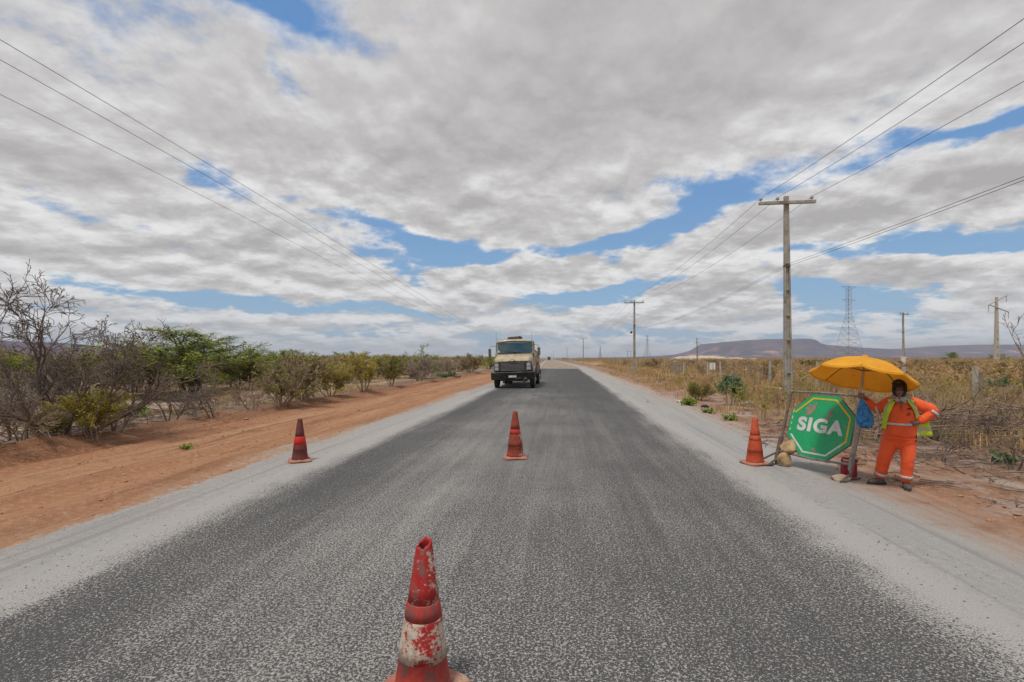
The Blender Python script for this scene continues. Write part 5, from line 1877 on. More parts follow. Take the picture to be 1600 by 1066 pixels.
MB().box((-.005, -.004, .26), (.055, .05, .42)).build('sleeve', fm, sg, bevel=.005)
for x0 in (0, SW):
    ft = MB().tube([(x0, 0, .10), (x0 + .03, -.24, -.06)], .016, 6).tube([(x0, 0, .03), (x0 - .06 + .03, .30, .09)], .016, 6)
    ft.tube([(x0 - .04, -.02, .004), (x0 + .06, -.20, -.02)], .02, 6)
    ft.build('foot', fm, sg)
MB().tube([(0, 0, .22), (-.18, -.12, .02)], .016, 6).build('strut', fm, sg)
cx, cz, ro = SW * .5 + .005, .705, .525
octa = lambda r, a0=22.5: [(cx + r * math.cos(R(a0 + 45 * i)), cz + r * math.sin(R(a0 + 45 * i))) for i in range(8)]
gm_, t, b = new_mat('chipped_green_enamel')
co = t.N.new('ShaderNodeTexCoord').outputs['Object']
n1 = t.noise(co, 6.0, 7, .7, .8)
n2 = t.noise(co, 26.0, 5, .7)
c = t.mix(t.ss(n2, .4, .6), (0.004, .29, .095), (.006, .33, .115))
c = t.mix(t.ss(t.noise(co, 3.0, 5, .6), .5, .75), c, (.012, .25, .09))
chip = t.ss(t.m('ADD', n1, t.m('MULTIPLY', t.m('SUBTRACT', n2, .5), .3)), .685, .70)
c = t.mix(chip, c, (.24, .20, .15))
t.put(b.inputs['Base Color'], c)
b.inputs['Roughness'].default_value = .42
face = MB().prism(octa(ro), -.012, .006).build('octagon_panel', gm_, sg)
# rim of the plate
rim = np.array([(x, 0, z) for x, z in octa(ro + .004)] + [(octa(ro + .004)[0][0], 0, octa(ro + .004)[0][1])])
for k in range(8):
    MB().tube([rim[k], rim[k + 1]], .013, 6).build('edge_strip', fm, face)
wornw = pmat('chipped_white_film', (.60, .60, .57), (.50, .50, .47), 9, .5, dust=(.10, .24, .12), dust_amt=-.10, dscale=16)
worny = pmat('yellow_film', (.66, .41, .02), (.56, .34, .02), 9, .5)
o_, i_ = octa(ro - .052), octa(ro - .080)
ymin = -.0165
for k in range(8):
    j = (k + 1) % 8
    if k == 3:
        continue                                     # the left side has lost its film
    mat = worny if k in (7, 0, 1, 2) else wornw
    q = [o_[k], o_[j], i_[j], i_[k]]
    if k == 6:
        f = .80
        mid_o = (o_[k][0] * (1 - f) + o_[j][0] * f, o_[k][1] * (1 - f) + o_[j][1] * f)
        mid_i = (i_[k][0] * (1 - f) + i_[j][0] * f, i_[k][1] * (1 - f) + i_[j][1] * f)
        MB().prism([mid_o, o_[j], i_[j], mid_i], ymin, -.0125).build('border_strip', worny, face)
        q = [o_[k], mid_o, mid_i, i_[k]]
    MB().prism(q, ymin, -.0125).build('border_strip', mat, face)
for (dx, dz, w, h) in ((-.455, .20, .012, .06), (-.452, .09, .014, .05), (-.450, .0, .014, .03), (-.452, -.10, .016, .035)):
    MB().box((cx + dx, -.0145, cz + dz), (w, .003, h)).build('film_scrap', wornw, face)
bare = pmat('bare_primer', (.27, .22, .165), (.21, .17, .125), 12, .8)
for poly in ([(-.26, .27), (-.20, .33), (-.17, .31), (-.115, .37), (-.10, .33), (-.13, .22), (-.20, .14), (-.245, .16)], [(.06, .12), (.10, .24), (.13, .27), (.15, .33), (.155, .25), (.14, .22), (.18, .17), (.13, .15), (.075, .10)],
             [(-.06, -.35), (-.02, -.33), (.02, -.38), (.0, -.41), (-.04, -.40)], [(.36, .06), (.40, .05), (.41, .02), (.37, .03)], [(.26, -.22), (.30, -.20), (.285, -.24)]):
    MB().prism([(cx + a, cz + q) for a, q in poly], -.0142, -.0121).build('bare_patch', bare, face)
cu = bpy.data.curves.new('siga', 'FONT')
cu.body = 'SIGA'
cu.size = .30
cu.offset = .0135
cu.extrude = .0025
cu.align_x = 'CENTER'
cu.space_character = 1.14
to = bpy.data.objects.new('siga_text', cu)
COL.objects.link(to)
dg = bpy.context.evaluated_depsgraph_get()
tm = bpy.data.meshes.new_from_object(to.evaluated_get(dg))
bpy.data.objects.remove(to)
co_ = np.zeros(len(tm.vertices) * 3)
tm.vertices.foreach_get('co', co_)
co_ = co_.reshape(-1, 3)
# stand the flat text up on the panel, split by letter
sx = .71 / (co_[:, 0].max() - co_[:, 0].min())
newc = np.stack([co_[:, 0] * sx + cx, -.0155 - co_[:, 2] * .5, (co_[:, 1] - .105) * .95 + cz + .012], 1)
tm.vertices.foreach_set('co', newc.ravel())
tm.update()
bm = bmesh.new()
bm.from_mesh(tm)
seen = set()
groups = []
for v_ in bm.verts:
    if v_.index in seen:
        continue
    stack = [v_]
    seen.add(v_.index)
    g = []
    while stack:
        q = stack.pop()
        g.append(q.index)
        for ed in q.link_edges:
            w_ = ed.other_vert(q)
            if w_.index not in seen:
                seen.add(w_.index)
                stack.append(w_)
    groups.append(set(g))
for g in groups:
    fs = [[v.index for v in f.verts] for f in bm.faces if f.verts[0].index in g]
    idx = sorted({i for f in fs for i in f})
    mp = {i: k for k, i in enumerate(idx)}
    MB().add(newc[idx], [tuple(mp[i] for i in f) for f in fs]).build('letter', wornw, face)
bm.free()

# ballast stones, canister
def boulder(name, loc, size, seed, lab, mat, flat=.5):
    bm = bmesh.new()
    bmesh.ops.create_icosphere(bm, subdivisions=4, radius=1)
    v = np.array([q.co[:] for q in bm.verts])
    f = [[q.index for q in a.verts] for a in bm.faces]
    bm.free()
    for k in range(9):
        r = np.random.default_rng(seed + k)
        d = norm(r.normal(size=3))
        c = .62 + .22 * r.random()
        ex = np.maximum(v @ d - c, 0)
        v = v - ex[:, None] * d * .85
    v *= (1 + .10 * fbm(v[:, 0] * 3 + v[:, 2] * 2, v[:, 1] * 3, seed, 4))[:, None]
    v[:, 2] -= v[:, 2].min()
    o = MB().add(v * np.array(size), f).build(name, mat, smooth=True, loc=loc)
    return tag(o, lab, 'rock')


pw = lambda a, d, z: tuple(np.array(SM @ Vector((a, d, z))))
q = pw(.20, .06, .0)
boulder('ballast_rock', (q[0] - .07, q[1] + .03, zl - .02), (.105, .095, .125), 5, 'blocky ochre rock standing on the gravel under the sign frame', M['sandstone'])
q = pw(.18, .05, .225)
boulder('ballast_rock', (q[0], q[1], q[2] - .005), (.165, .13, .115), 12, 'large ochre rock lying on the bottom bar of the sign frame', M['sandstone'])
q = pw(SW - .13, -.06, 0)
boulder('ballast_rock', (q[0], q[1] - .05, gz(q[0], q[1]) - .03), (.15, .09, .06), 23, 'flat pale stone beside the right foot of the sign', pmat('pale_pink_stone', (.40, .28, .20), (.48, .40, .33), 7, .95, bump=.01))
q = (4.84, 7.36)
e = empty('jerrycan', (q[0], q[1], gz(*q)), -.45)
tag(e, 'dark red plastic canister behind the right foot of the sign', 'jerrycan')
redp = pmat('red_plastic', (.33, .012, .022), (.27, .012, .02), 6, .4)
MB().box((0, 0, .125), (.20, .13, .25)).build('body', redp, e, bevel=.035)
MB().tube([(-.085, 0, .245), (-.075, 0, .285), (.03, 0, .285), (.05, 0, .245)], .015, 8).build('handle', redp, e, smooth=True)
MB().tube([(.085, 0, .24), (.085, 0, .28)], .028, 12).build('cap', M['black'], e)

# ------------------------------------------------------------------ road worker
def remesh(mb, name, voxel, mat, parent, smooth_it=6, dec=None):
    """one continuous skin over overlapping closed limbs"""
    me = mb.mesh(name + '_src')
    o = bpy.data.objects.new(name + '_src', me)
    COL.objects.link(o)
    q = o.modifiers.new('r', 'REMESH')
    q.mode = 'VOXEL'
    q.voxel_size = voxel
    q.use_smooth_shade = True
    if smooth_it:
        q = o.modifiers.new('s', 'SMOOTH')
        q.factor = .5
        q.iterations = smooth_it
    if dec:
        q = o.modifiers.new('d', 'DECIMATE')
        q.ratio = dec
    dg = bpy.context.evaluated_depsgraph_get()
    m2 = bpy.data.meshes.new_from_object(o.evaluated_get(dg))
    bpy.data.objects.remove(o)
    m2.name = name
    m2.polygons.foreach_set('use_smooth', np.ones(len(m2.polygons), bool))
    return link(name, m2, mat, parent)


def ellipsoid(mb, c, r, n=20, m=12, rot=None):
    V = []
    for i in range(m + 1):
        p = math.pi * i / m
        for j in range(n):
            a = 2 * math.pi * j / n
            V.append((r[0] * math.sin(p) * math.cos(a), r[1] * math.sin(p) * math.sin(a), -r[2] * math.cos(p)))
    V = np.array(V)
    if rot is not None:
        V = V @ np.array(rot).T
    mb.add(V + np.array(c), [(i * n + j, i * n + (j + 1) % n, (i + 1) * n + (j + 1) % n, (i + 1) * n + j) for i in range(m) for j in range(n)])


def limb(mb, pts, rad, n=16, ell=1.0, ref=None, sub=4):
    """smooth tapered limb through the joints, rounded at both ends"""
    pts = np.array(pts, float)
    rad = np.array(rad, float)
    t = np.arange(len(pts))
    tt = np.linspace(0, len(pts) - 1, (len(pts) - 1) * sub + 1)
    # catmull-like smoothing with a monotone feel
    P_ = np.stack([np.interp(tt, t, pts[:, k]) for k in range(3)], 1)
    r_ = np.interp(tt, t, rad)
    for _ in range(2):
        P_[1:-1] = .25 * P_[:-2] + .5 * P_[1:-1] + .25 * P_[2:]
        r_[1:-1] = .25 * r_[:-2] + .5 * r_[1:-1] + .25 * r_[2:]
    a, b = norm(P_[0] - P_[1]), norm(P_[-1] - P_[-2])
    P_ = np.vstack([P_[0] + a * r_[0] * .6, P_[0] + a * r_[0] * .4, P_, P_[-1] + b * r_[-1] * .4, P_[-1] + b * r_[-1] * .6])
    r_ = np.concatenate([[r_[0] * .35, r_[0] * .75], r_, [r_[-1] * .75, r_[-1] * .35]])
    mb.tube(P_, r_, n, True, ell, ref)


PX0, PY0 = 5.19, 6.92
pz = gz(PX0, PY0)
PA = math.atan2(PX0, PY0)                # turned to face the traffic coming down the lane
KX = .82
per = empty('person', (PX0, PY0, pz), -PA)
per.scale = (KX, 1, 1)
tag(per, 'road worker in orange overalls and yellow vest, hand on hip, gripping the parasol pole', 'person')
FWD = np.array([0, -1, 0])
skin = pmat('brown_skin', (.20, .102, .066), (.16, .08, .052), 14, .55)
orange = None
om, t, b = new_mat('orange_workwear')
co = t.N.new('ShaderNodeTexCoord').outputs['Object']
n1 = t.noise(co, 7.0, 5, .6)
fold = t.noise(co, 5.0, 4, .55, 1.2)
c = t.mix(t.ss(n1, .35, .65), (.84, .105, .018), (.74, .088, .014))
c = t.mix(t.ss(t.noise(co, 16.0, 5, .7), .62, .75), c, (.50, .11, .045))
t.put(b.inputs['Base Color'], c)
b.inputs['Roughness'].default_value = .8
t.put(b.inputs['Sheen Weight'], .15)
t.put(b.inputs['Normal'], t.bump(t.m('ADD', fold, t.m('MULTIPLY', t.noise(co, 18, 4, .6, .8), .35)), .9, .035))
orange = om
silver = pmat('reflective_tape', (.52, .51, .49), (.42, .41, .40), 30, .4)
lime = pmat('lime_vest', (.56, .72, .03), (.48, .62, .025), 12, .7, bump=.008, bscale=22)
darkc = pmat('black_cloth', (.012, .012, .014), (.022, .021, .022), 18, .9)
# joints (local, metres; x to the viewer's right, -y to the viewer)
J = dict(head=(.045, -.02, 1.305), neck=(.05, .0, 1.165), chest=(.062, .0, 1.02), waist=(.06, .0, .83), hip=(.045, .0, .68),
         shL=(-.105, .0, 1.125), elL=(-.255, .03, 1.015), wrL=(-.405, .075, 1.145), shR=(.235, .0, 1.125), elR=(.515, .06, 1.03), wrR=(.275, -.075, .885),
         hpL=(-.055, .0, .62), knL=(-.155, -.045, .395), anL=(-.215, .02, .095), hpR=(.15, .0, .62), knR=(.15, -.09, .385), anR=(.13, -.07, .09))
J = {k: np.array(v) for k, v in J.items()}
# --- the body: one continuous figure
bd = MB()
limb(bd, [J['hip'] + (0, 0, -.03), J['waist'], J['chest'], J['neck'] + (0, 0, -.05)], [.145, .135, .150, .07], 20, .72, ref=np.array([0, 1.0, 0]))
limb(bd, [J['neck'] + (0, .01, -.05), J['neck'], J['head'] + (0, .015, -.04)], [.058, .052, .055])
ellipsoid(bd, J['head'] + (0, .012, .03), (.079, .094, .098))
ellipsoid(bd, J['head'] + (0, -.022, -.035), (.064, .070, .075))
ellipsoid(bd, J['head'] + (0, -.09, -.012), (.017, .022, .022))       # nose
ellipsoid(bd, J['head'] + (0, -.082, .012), (.011, .015, .03))
ellipsoid(bd, J['head'] + (0, -.079, -.052), (.027, .014, .009))        # lips
ellipsoid(bd, J['head'] + (0, -.076, -.064), (.023, .014, .008))
ellipsoid(bd, J['head'] + (0, -.07, -.094), (.026, .022, .018))         # chin
for s_ in (-1, 1):
    ellipsoid(bd, J['head'] + (s_ * .036, -.066, -.02), (.024, .02, .02))  # cheeks
    ellipsoid(bd, J['head'] + (s_ * .03, -.074, .036), (.026, .014, .009))  # brow
    ellipsoid(bd, J['head'] + (s_ * .08, .015, .0), (.010, .022, .032))     # ears
limb(bd, [J['shL'], J['elL'], J['wrL']], [.052, .043, .029])
limb(bd, [J['shR'], J['elR'], J['wrR']], [.052, .043, .029])
limb(bd, [J['hpL'], J['knL'], J['anL']], [.085, .062, .045])
limb(bd, [J['hpR'], J['knR'], J['anR']], [.085, .062, .045])
# hand on the pole: palm behind it, fingers curling round, thumb across
def loc_(p):
    x, y = p[0] - PX0, p[1] - PY0
    return np.array([(x * math.cos(PA) - y * math.sin(PA)) / KX, x * math.sin(PA) + y * math.cos(PA), p[2] - pz])


POLE_BW, POLE_TW = np.array([4.70, 7.13, .13]), np.array([4.755, 6.94, 1.47])
POLE_B, POLE_T = loc_(POLE_BW), loc_(POLE_TW)
pd = norm(POLE_T - POLE_B)
hz = 1.225
hp = POLE_B + (POLE_T - POLE_B) * (hz - POLE_B[2]) / (POLE_T[2] - POLE_B[2])
palm = hp + np.array([.035, -.008, -.01])
limb(bd, [J['wrL'], (J['wrL'] + palm) / 2, palm], [.028, .032, .034], 12, .6)
ellipsoid(bd, palm, (.030, .026, .044))
for k, (dz, ln) in enumerate([(.032, 1.0), (.011, 1.08), (-.011, 1.02), (-.031, .85)]):
    c0 = hp + pd * dz
    r_ = .026 * ln
    fpts = [palm + pd * dz * .9 + (-.005, -.012, 0)]
    for a in (-25, -75, -130, -185, -225):
        fpts.append(c0 + np.array([math.cos(R(a)) * r_, math.sin(R(a)) * r_, -.006]))
    limb(bd, fpts, [.0105, .0105, .010, .0095, .009, .008], 8, sub=2)
limb(bd, [palm + (0, .018, .012), hp + np.array([.012, .028, .03]), hp + np.array([-.014, .024, .044])], [.013, .011, .009], 8, sub=2)
# hand on the hip: fingers forward, thumb back
w = J['wrR']
pr = w + np.array([-.045, -.035, -.012])
limb(bd, [w, (w + pr) / 2, pr], [.028, .032, .034], 12, .6)
ellipsoid(bd, pr, (.036, .022, .038))
for k, (dz, ln) in enumerate([(.030, .9), (.010, 1.0), (-.010, .97), (-.029, .8)]):
    b0 = pr + np.array([-.022, -.008, dz])
    limb(bd, [b0, b0 + np.array([-.030 * ln, -.010, -.006]), b0 + np.array([-.054 * ln, .004, -.013]), b0 + np.array([-.068 * ln, .022, -.018])], [.0110, .0105, .0095, .008], 8, sub=2)
limb(bd, [w + (-.012, .0, .012), pr + np.array([.012, .034, .040]), pr + np.array([-.012, .056, .048])], [.013, .011, .009], 8, sub=2)
remesh(bd, 'body', .0058, skin, per, 3, .6)
# eyes, mouth line
for s_ in (-1, 1):
    q = J['head'] + np.array([s_ * .030, -.0765, .020])
    mb = MB()
    ellipsoid(mb, q, (.0125, .010, .0075))
    ey = mb.build('eye', pmat('eye_white', (.30, .26, .23)) if 'eye_white' not in bpy.data.materials else bpy.data.materials['eye_white'], per, smooth=True)
    mb = MB()
    ellipsoid(mb, q + (0, -.007, 0), (.0058, .005, .0058))
    mb.build('iris', darkc, ey, smooth=True)
MB().tube([J['head'] + np.array([x, -.094 + abs(x) * .25, -.0575 + abs(x) * .10]) for x in (-.024, -.012, 0, .012, .024)], .0028, 5).build('mouth', pmat('lip_line', (.07, .03, .025)), per)
# --- overalls: trousers and shirt, loose
tr_ = MB()
hip = J['hip']
limb(tr_, [hip + (0, 0, .10), hip + (.0, .01, .0), hip + (0, .01, -.07)], [.215, .232, .190], 24, .66, ref=np.array([0, 1.0, 0]))
limb(tr_, [J['hpL'] + (-.015, .01, 0), J['hpL'] * .5 + J['knL'] * .5 + (-.005, 0, 0), J['knL'], J['knL'] * .5 + J['anL'] * .5, J['anL'] + (0, 0, .035)], [.122, .115, .100, .092, .080], 18, .95)
limb(tr_, [J['hpR'] + (.005, .01, 0), J['hpR'] * .5 + J['knR'] * .5 + (.005, 0, 0), J['knR'], J['knR'] * .5 + J['anR'] * .5, J['anR'] + (0, 0, .035)], [.122, .112, .094, .085, .074], 18, .95)
# bunched cloth over the boots and behind the knees
for an, kn, r0 in ((J['anL'], J['knL'], .086), (J['anR'], J['knR'], .080)):
    for f, k in ((.06, 1.06), (.2, 1.04), (.95, 1.02)):
        c = an * (1 - f) + kn * f + (0, 0, .035)
        limb(tr_, [c + (0, 0, -.018), c + (0, 0, .018)], [r0 * k, r0 * k * .97], 18, .97)
trz = remesh(tr_, 'trousers', .009, orange, per, 3)
sh = MB()
ch = J['chest']
limb(sh, [J['hip'] + (.005, 0, .045), J['waist'] + (0, -.01, -.03), J['waist'] + (0, -.012, .06), ch + (0, -.01, -.02), ch + (0, -.005, .07), ch + (-.005, .0, .125)], [.232, .225, .212, .205, .190, .120], 26, .68, ref=np.array([0, 1.0, 0]))
limb(sh, [J['shL'] + (.06, 0, .01), J['shL'], J['shL'] * .5 + J['elL'] * .5, J['elL'], J['elL'] * .45 + J['wrL'] * .55, J['wrL'] + (-.012, .004, .012)], [.075, .082, .072, .066, .056, .044], 16)
limb(sh, [J['shR'] + (-.06, 0, .01), J['shR'], J['shR'] * .5 + J['elR'] * .5, J['elR'], J['elR'] * .45 + J['wrR'] * .55, J['wrR'] + (.03, .012, .012)], [.075, .086, .078, .074, .062, .047], 16)
for f in (.25, .7):
    for a, b_, r0 in ((J['shL'], J['elL'], .076), (J['shR'], J['elR'], .082), (J['wrR'], J['elR'], .060)):
        c = a * (1 - f) + b_ * f
        d = norm(b_ - a)
        limb(sh, [c - d * .012, c + d * .012], [r0, r0], 14)
shirt = remesh(sh, 'shirt', .009, orange, per, 3)
# helpers on the torso surface
def torso(z, a, k=1.0):
    """point of the shirt surface: a = 0 towards the viewer, positive to the viewer's right"""
    f = np.interp(z, [.60, .70, .80, .92, 1.0, 1.09, 1.145, 1.17], [.236, .236, .222, .212, .212, .205, .165, .12])
    cx = np.interp(z, [.6, 1.17], [.05, .057])
    dy = f * .70
    return np.array([cx + f * k * math.sin(a), -.008 - dy * k * math.cos(a), z])


def band(name, z0, z1, a0, a1, mat, parent, k=1.03, n=22, th=.004):
    Pm = [[torso(z, a, k) for a in np.linspace(a0, a1, n)] for z in np.linspace(z0, z1, 4)]
    return MB().grid(Pm).build(name, mat, parent, smooth=True, solid=th)


band('waist_tape', .840, .868, -1.25, 1.0, silver, shirt, 1.045)
# cuff and elbow tapes
def ring_tape(c, d, r, wd, parent, ell=1.0):
    c, d = np.array(c), norm(d)
    MB().tube([c - d * wd / 2, c, c + d * wd / 2], [r, r * 1.01, r], 24, cap=False, ell=ell).build('reflective_tape', silver, parent, smooth=True, solid=.004)


ring_tape(J['elL'] + (.012, -.004, .0), norm(J['elL'] - J['shL']) + norm(J['wrL'] - J['elL']) * .3, .0745, .035, shirt)
ring_tape(J['elR'] * .86 + J['wrR'] * .14 + (-.01, -.004, .0), J['wrR'] - J['elR'] + (0, 0, -.22), .0800, .036, shirt)
ring_tape(J['anL'] * .80 + J['knL'] * .20, J['knL'] - J['anL'], .0935, .036, trz, .97)
ring_tape(J['anR'] * .76 + J['knR'] * .24, J['knR'] - J['anR'], .0890, .036, trz, .97)
# open collar: skin shows in the V
vp = [torso(1.150, -.24, 1.045), torso(1.150, .30, 1.045), torso(1.035, .04, 1.055)]
mid = torso(1.11, .03, 1.055)
MB().add([vp[0], vp[1], vp[2], mid], [(0, 3, 1), (1, 3, 2), (2, 3, 0)]).build('open_collar', skin, shirt, solid=.004)
for a, b_ in ((vp[0], vp[2]), (vp[1], vp[2])):
    MB().tube([a + (0, -.002, 0), (np.array(a) + b_) / 2 + (0, -.008, 0), b_ + np.array((0, -.003, 0))], .007, 6).build('collar_edge', orange, shirt, smooth=True)
Pm = [[torso(z, a, 1.05) for a in np.linspace(.42, .72, 6)] for z in (1.055, 1.072)]
MB().grid(Pm).build('name_tag', darkc, shirt, solid=.003)
a = np.arange(17) * 2 * np.pi / 16
em = MB().tube([torso(.995 + .019 * math.sin(q), .52 + .10 * math.cos(q), 1.05) for q in a], .0028, 4, cap=False)
em.tube([torso(.990, .46, 1.05), torso(.999, .52, 1.05), torso(.991, .58, 1.05)], .003, 4)
o = em.build('emblem', pmat('emblem_ink', (.16, .03, .015)), shirt)
# waistband shadow gap is real: shirt hem
band('hem', .655, .672, -1.5, 1.5, orange, shirt, 1.03, 30, .008)
# --- vest
ve = MB()
# left front (viewer's left): narrow strip from the shoulder down past the waist
def vest_panel(a_in, a_out, z0, z1, k=1.085, n=12, m=16, sway=0.0):
    Pm = []
    for i in range(m):
        f = i / (m - 1)
        z = z1 + (z0 - z1) * f
        ai = np.interp(f, np.linspace(0, 1, len(a_in)), a_in)
        ao = np.interp(f, np.linspace(0, 1, len(a_out)), a_out)
        row = []
        for j in range(n):
            a_ = ai + (ao - ai) * j / (n - 1)
            row.append(torso(z, a_, k + .02 * math.sin(j * 1.9 + f * 3) + sway * f))
        Pm.append(row)
    return Pm


vest = MB().grid(vest_panel([-.38, -.50, -.70, -.82, -.86], [-1.25, -1.30, -1.45, -1.55, -1.60], .775, 1.150, 1.07)).build('vest', lime, per, smooth=True, solid=.005)
o = MB().grid(vest_panel([.62, .70, .86, 1.02, 1.10], [1.30, 1.38, 1.50, 1.55, 1.55], .93, 1.150, 1.08)).build('right_front', lime, vest, smooth=True, solid=.005)
o.name = 'front_panel'
MB().grid(vest_panel([1.60, 1.7, 1.75, 1.75], [4.70, 4.65, 4.6, 4.6], .74, 1.150, 1.08, 30)).build('back_panel', lime, vest, smooth=True, solid=.005)
# over the shoulders
for s_, sx in ((-1, J['shL']), (1, J['shR'])):
    Pm = []
    for i in range(10):
        a_ = math.pi * i / 9
        row = []
        for f in np.linspace(0, 1, 5):
            x = np.interp(f, [0, 1], [.055 + s_ * .095, sx[0] + s_ * .002])
            zt = np.interp(f, [0, 1], [1.190, 1.193])
            row.append((x, -.082 * math.cos(a_) * (1.25 - .2 * f), zt - .055 * (1 - math.sin(a_)) + .0))
        Pm.append(row)
    MB().grid(Pm).build('shoulder_panel', lime, vest, smooth=True, solid=.005)
    Pm2 = [[np.array(r[1]) * .35 + np.array(r[2]) * .65 + (0, -.004 * math.cos(math.pi * i / 9), .005), np.array(r[3]) * .65 + np.array(r[2]) * .35 + (0, -.004 * math.cos(math.pi * i / 9), .005)] for i, r in enumerate(Pm)]
    MB().grid(Pm2).build('shoulder_tape', silver, vest, smooth=True, solid=.003)
Pm = vest_panel([.80, .86, 1.04, 1.20], [1.0, 1.08, 1.24, 1.36], .955, 1.150, 1.105, 4)
MB().grid(Pm).build('front_tape', silver, vest, smooth=True, solid=.003)
Pm = vest_panel([-.70, -.80, -.98], [-.92, -1.02, -1.20], 1.0, 1.150, 1.095, 4)
MB().grid(Pm).build('front_tape', silver, vest, smooth=True, solid=.003)
# the loose right side, pushed out behind the bent arm
def flap(k=0.0):
    Pm = []
    for i in range(9):
        f = i / 8
        A_ = np.array([.262, -.02 - .02 * f, .965 - .30 * f])
        B_ = np.array([.40 + .075 * f, .075, 1.0 - .275 * f])
        row = []
        for j in range(8):
            g = j / 7
            q = A_ * (1 - g) + B_ * g
            q = q + np.array([0, -.018 * math.sin(g * 7 + f * 2) - k, .012 * math.sin(g * 5)])
            row.append(q)
        Pm.append(row)
    return np.array(Pm)


MB().grid(flap()).build('loose_panel', lime, vest, smooth=True, solid=.005)
MB().grid(flap(.006)[5:7, 2:]).build('loose_tape', silver, vest, smooth=True, solid=.003)
MB().grid(flap(.007)[3:, 1:3] + np.array([0.0, 0, 0])).build('loose_tape', silver, vest, smooth=True, solid=.003)
MB().tube([(.262, -.09, .72), (.268, -.085, .66), (.25, -.1, .625)], .008, 6).build('tie_cord', darkc, vest)
# --- head wear: balaclava, neck scarf, cap
hd = J['head'] + np.array([0, .008, .006])
Pm = []
for i in range(25):
    z = -.135 + .25 * i / 24
    row = []
    rz_ = math.sqrt(max(0.0, 1 - (max(z, -.06) / .125) ** 2))
    op = .66 * math.sqrt(max(0, 1 - ((z + .005) / .082) ** 2)) if abs(z + .005) < .082 else 0.0
    for j in range(37):
        a_ = op + (2 * math.pi - 2 * op) * j / 36
        kx = .098 * (rz_ if z > -.06 else .84 + (z + .06) * 2.6)
        row.append(hd + np.array([kx * math.sin(a_), -.108 * (rz_ if z > -.06 else .80 + (z + .06) * 2.2) * math.cos(a_), z]))
    Pm.append(row)
MB().grid(Pm).build('balaclava', darkc, per, smooth=True, solid=.008)
sc = MB()
for k, (z, r, th) in enumerate(((1.195, .092, .028), (1.168, .104, .030), (1.218, .084, .022))):
    q = np.linspace(0, 2 * np.pi, 33)
    sc.tube(np.stack([.05 + r * np.sin(q), .002 - r * .92 * np.cos(q), z + .012 * np.cos(q * 3 + k) - .015 * np.cos(q)], 1), th, 8, cap=False)
scarfm, t, b = new_mat('patterned_scarf')
co = t.N.new('ShaderNodeTexCoord').outputs['Object']
c = t.mix(t.ss(t.noise(co, 26, 3, .6, 1.2), .44, .50), (.03, .03, .033), (.40, .39, .37))
t.put(b.inputs['Base Color'], c)
b.inputs['Roughness'].default_value = .9
sc.build('scarf', scarfm, per, smooth=True)
cp = MB()
Pm = []
for i in range(9):
    p = math.pi / 2 * i / 8
    Pm.append([hd + np.array([.100 * math.cos(p) * math.sin(q), -.115 * math.cos(p) * math.cos(q) , .062 + .072 * math.sin(p)]) for q in np.linspace(0, 2 * np.pi, 33)])
cap_ = MB().grid(Pm).build('cap', darkc, per, smooth=True, solid=.005)
Pm = []
for i in range(5):
    f = i / 4
    Pm.append([hd + np.array([.098 * math.sin(q) * (1 - .08 * f), -.110 * math.cos(q) - .062 * f * math.cos(q) ** .6 if math.cos(q) > 0 else -.11 * math.cos(q), .062 - .018 * f - .012 * abs(math.sin(q)) * f]) for q in np.linspace(-1.25, 1.25, 17)])
MB().grid(Pm).build('visor', darkc, cap_, smooth=True, solid=.005)
Pm = [[hd + np.array([.102 * math.cos(p) * math.sin(q), -.1175 * math.cos(p) * math.cos(q), .062 + .074 * math.sin(p)]) for q in np.linspace(-.30, .30, 7)] for p in (.38, .52)]
MB().grid(Pm).build('cap_badge', pmat('cap_badge_thread', (.20, .13, .03), (.06, .04, .02), 40, .8), cap_, smooth=True, solid=.002)
# --- boots
bootm = pmat('dusty_work_boot', (.055, .050, .045), (.10, .085, .070), 12, .75, dust=(.24, .17, .12), dust_amt=.2, dscale=14)
for an, toe, gzv in ((J['anL'], np.array([-.165, -.11, 0]), 0.0), (J['anR'], np.array([.035, -.20, 0]), -.005)):
    d = norm(toe)
    base = np.array([an[0], an[1], gzv])
    bt = MB()
    limb(bt, [base + (0, 0, .115), base + (0, 0, .06), base + (0, 0, .045) + d * -.02], [.052, .054, .052], 14)
    limb(bt, [base - d * .045 + (0, 0, .04), base + d * .05 + (0, 0, .045), base + d * .125 + (0, 0, .042), base + d * .165 + (0, 0, .038)], [.044, .050, .050, .042], 14, .8)
    bo = remesh(bt, 'boot', .007, bootm, per, 3)
    so = []
    sd = np.array([-d[1], d[0], 0])
    for f, wd in ((-.095, .018), (-.085, .036), (-.03, .042), (.06, .046), (.13, .051), (.18, .040), (.205, .015)):
        so.append((f, wd))
    top = [base + d * f + sd * wd for f, wd in so] + [base + d * f - sd * wd for f, wd in reversed(so)]
    n = len(top)
    V = [p_ + np.array([0, 0, .026]) for p_ in top] + [p_ + np.array([0, 0, -.004]) for p_ in top]
    MB().add(V, [tuple(range(n)), tuple(range(2 * n - 1, n - 1, -1))] + [(i, n + i, n + (i + 1) % n, (i + 1) % n) for i in range(n)]).build('sole', M['rubber'], bo)

# ------------------------------------------------------------------ parasol
um = empty('parasol', (PX0, PY0, pz))
tag(um, 'faded orange yellow parasol lashed to the sign frame, shading the road worker', 'parasol')
POLE_B, POLE_T = POLE_BW - (PX0, PY0, pz), POLE_TW - (PX0, PY0, pz)
pd = norm(POLE_T - POLE_B)
RC = np.array([4.745 - PX0, 6.94 - PY0, 1.470 - pz])
ax = norm((.28, .16, 1.0))
bx = norm(np.cross([0, 1, 0], ax))
by = np.cross(ax, bx)
RU = .625
NR = 8
a0 = R(8)


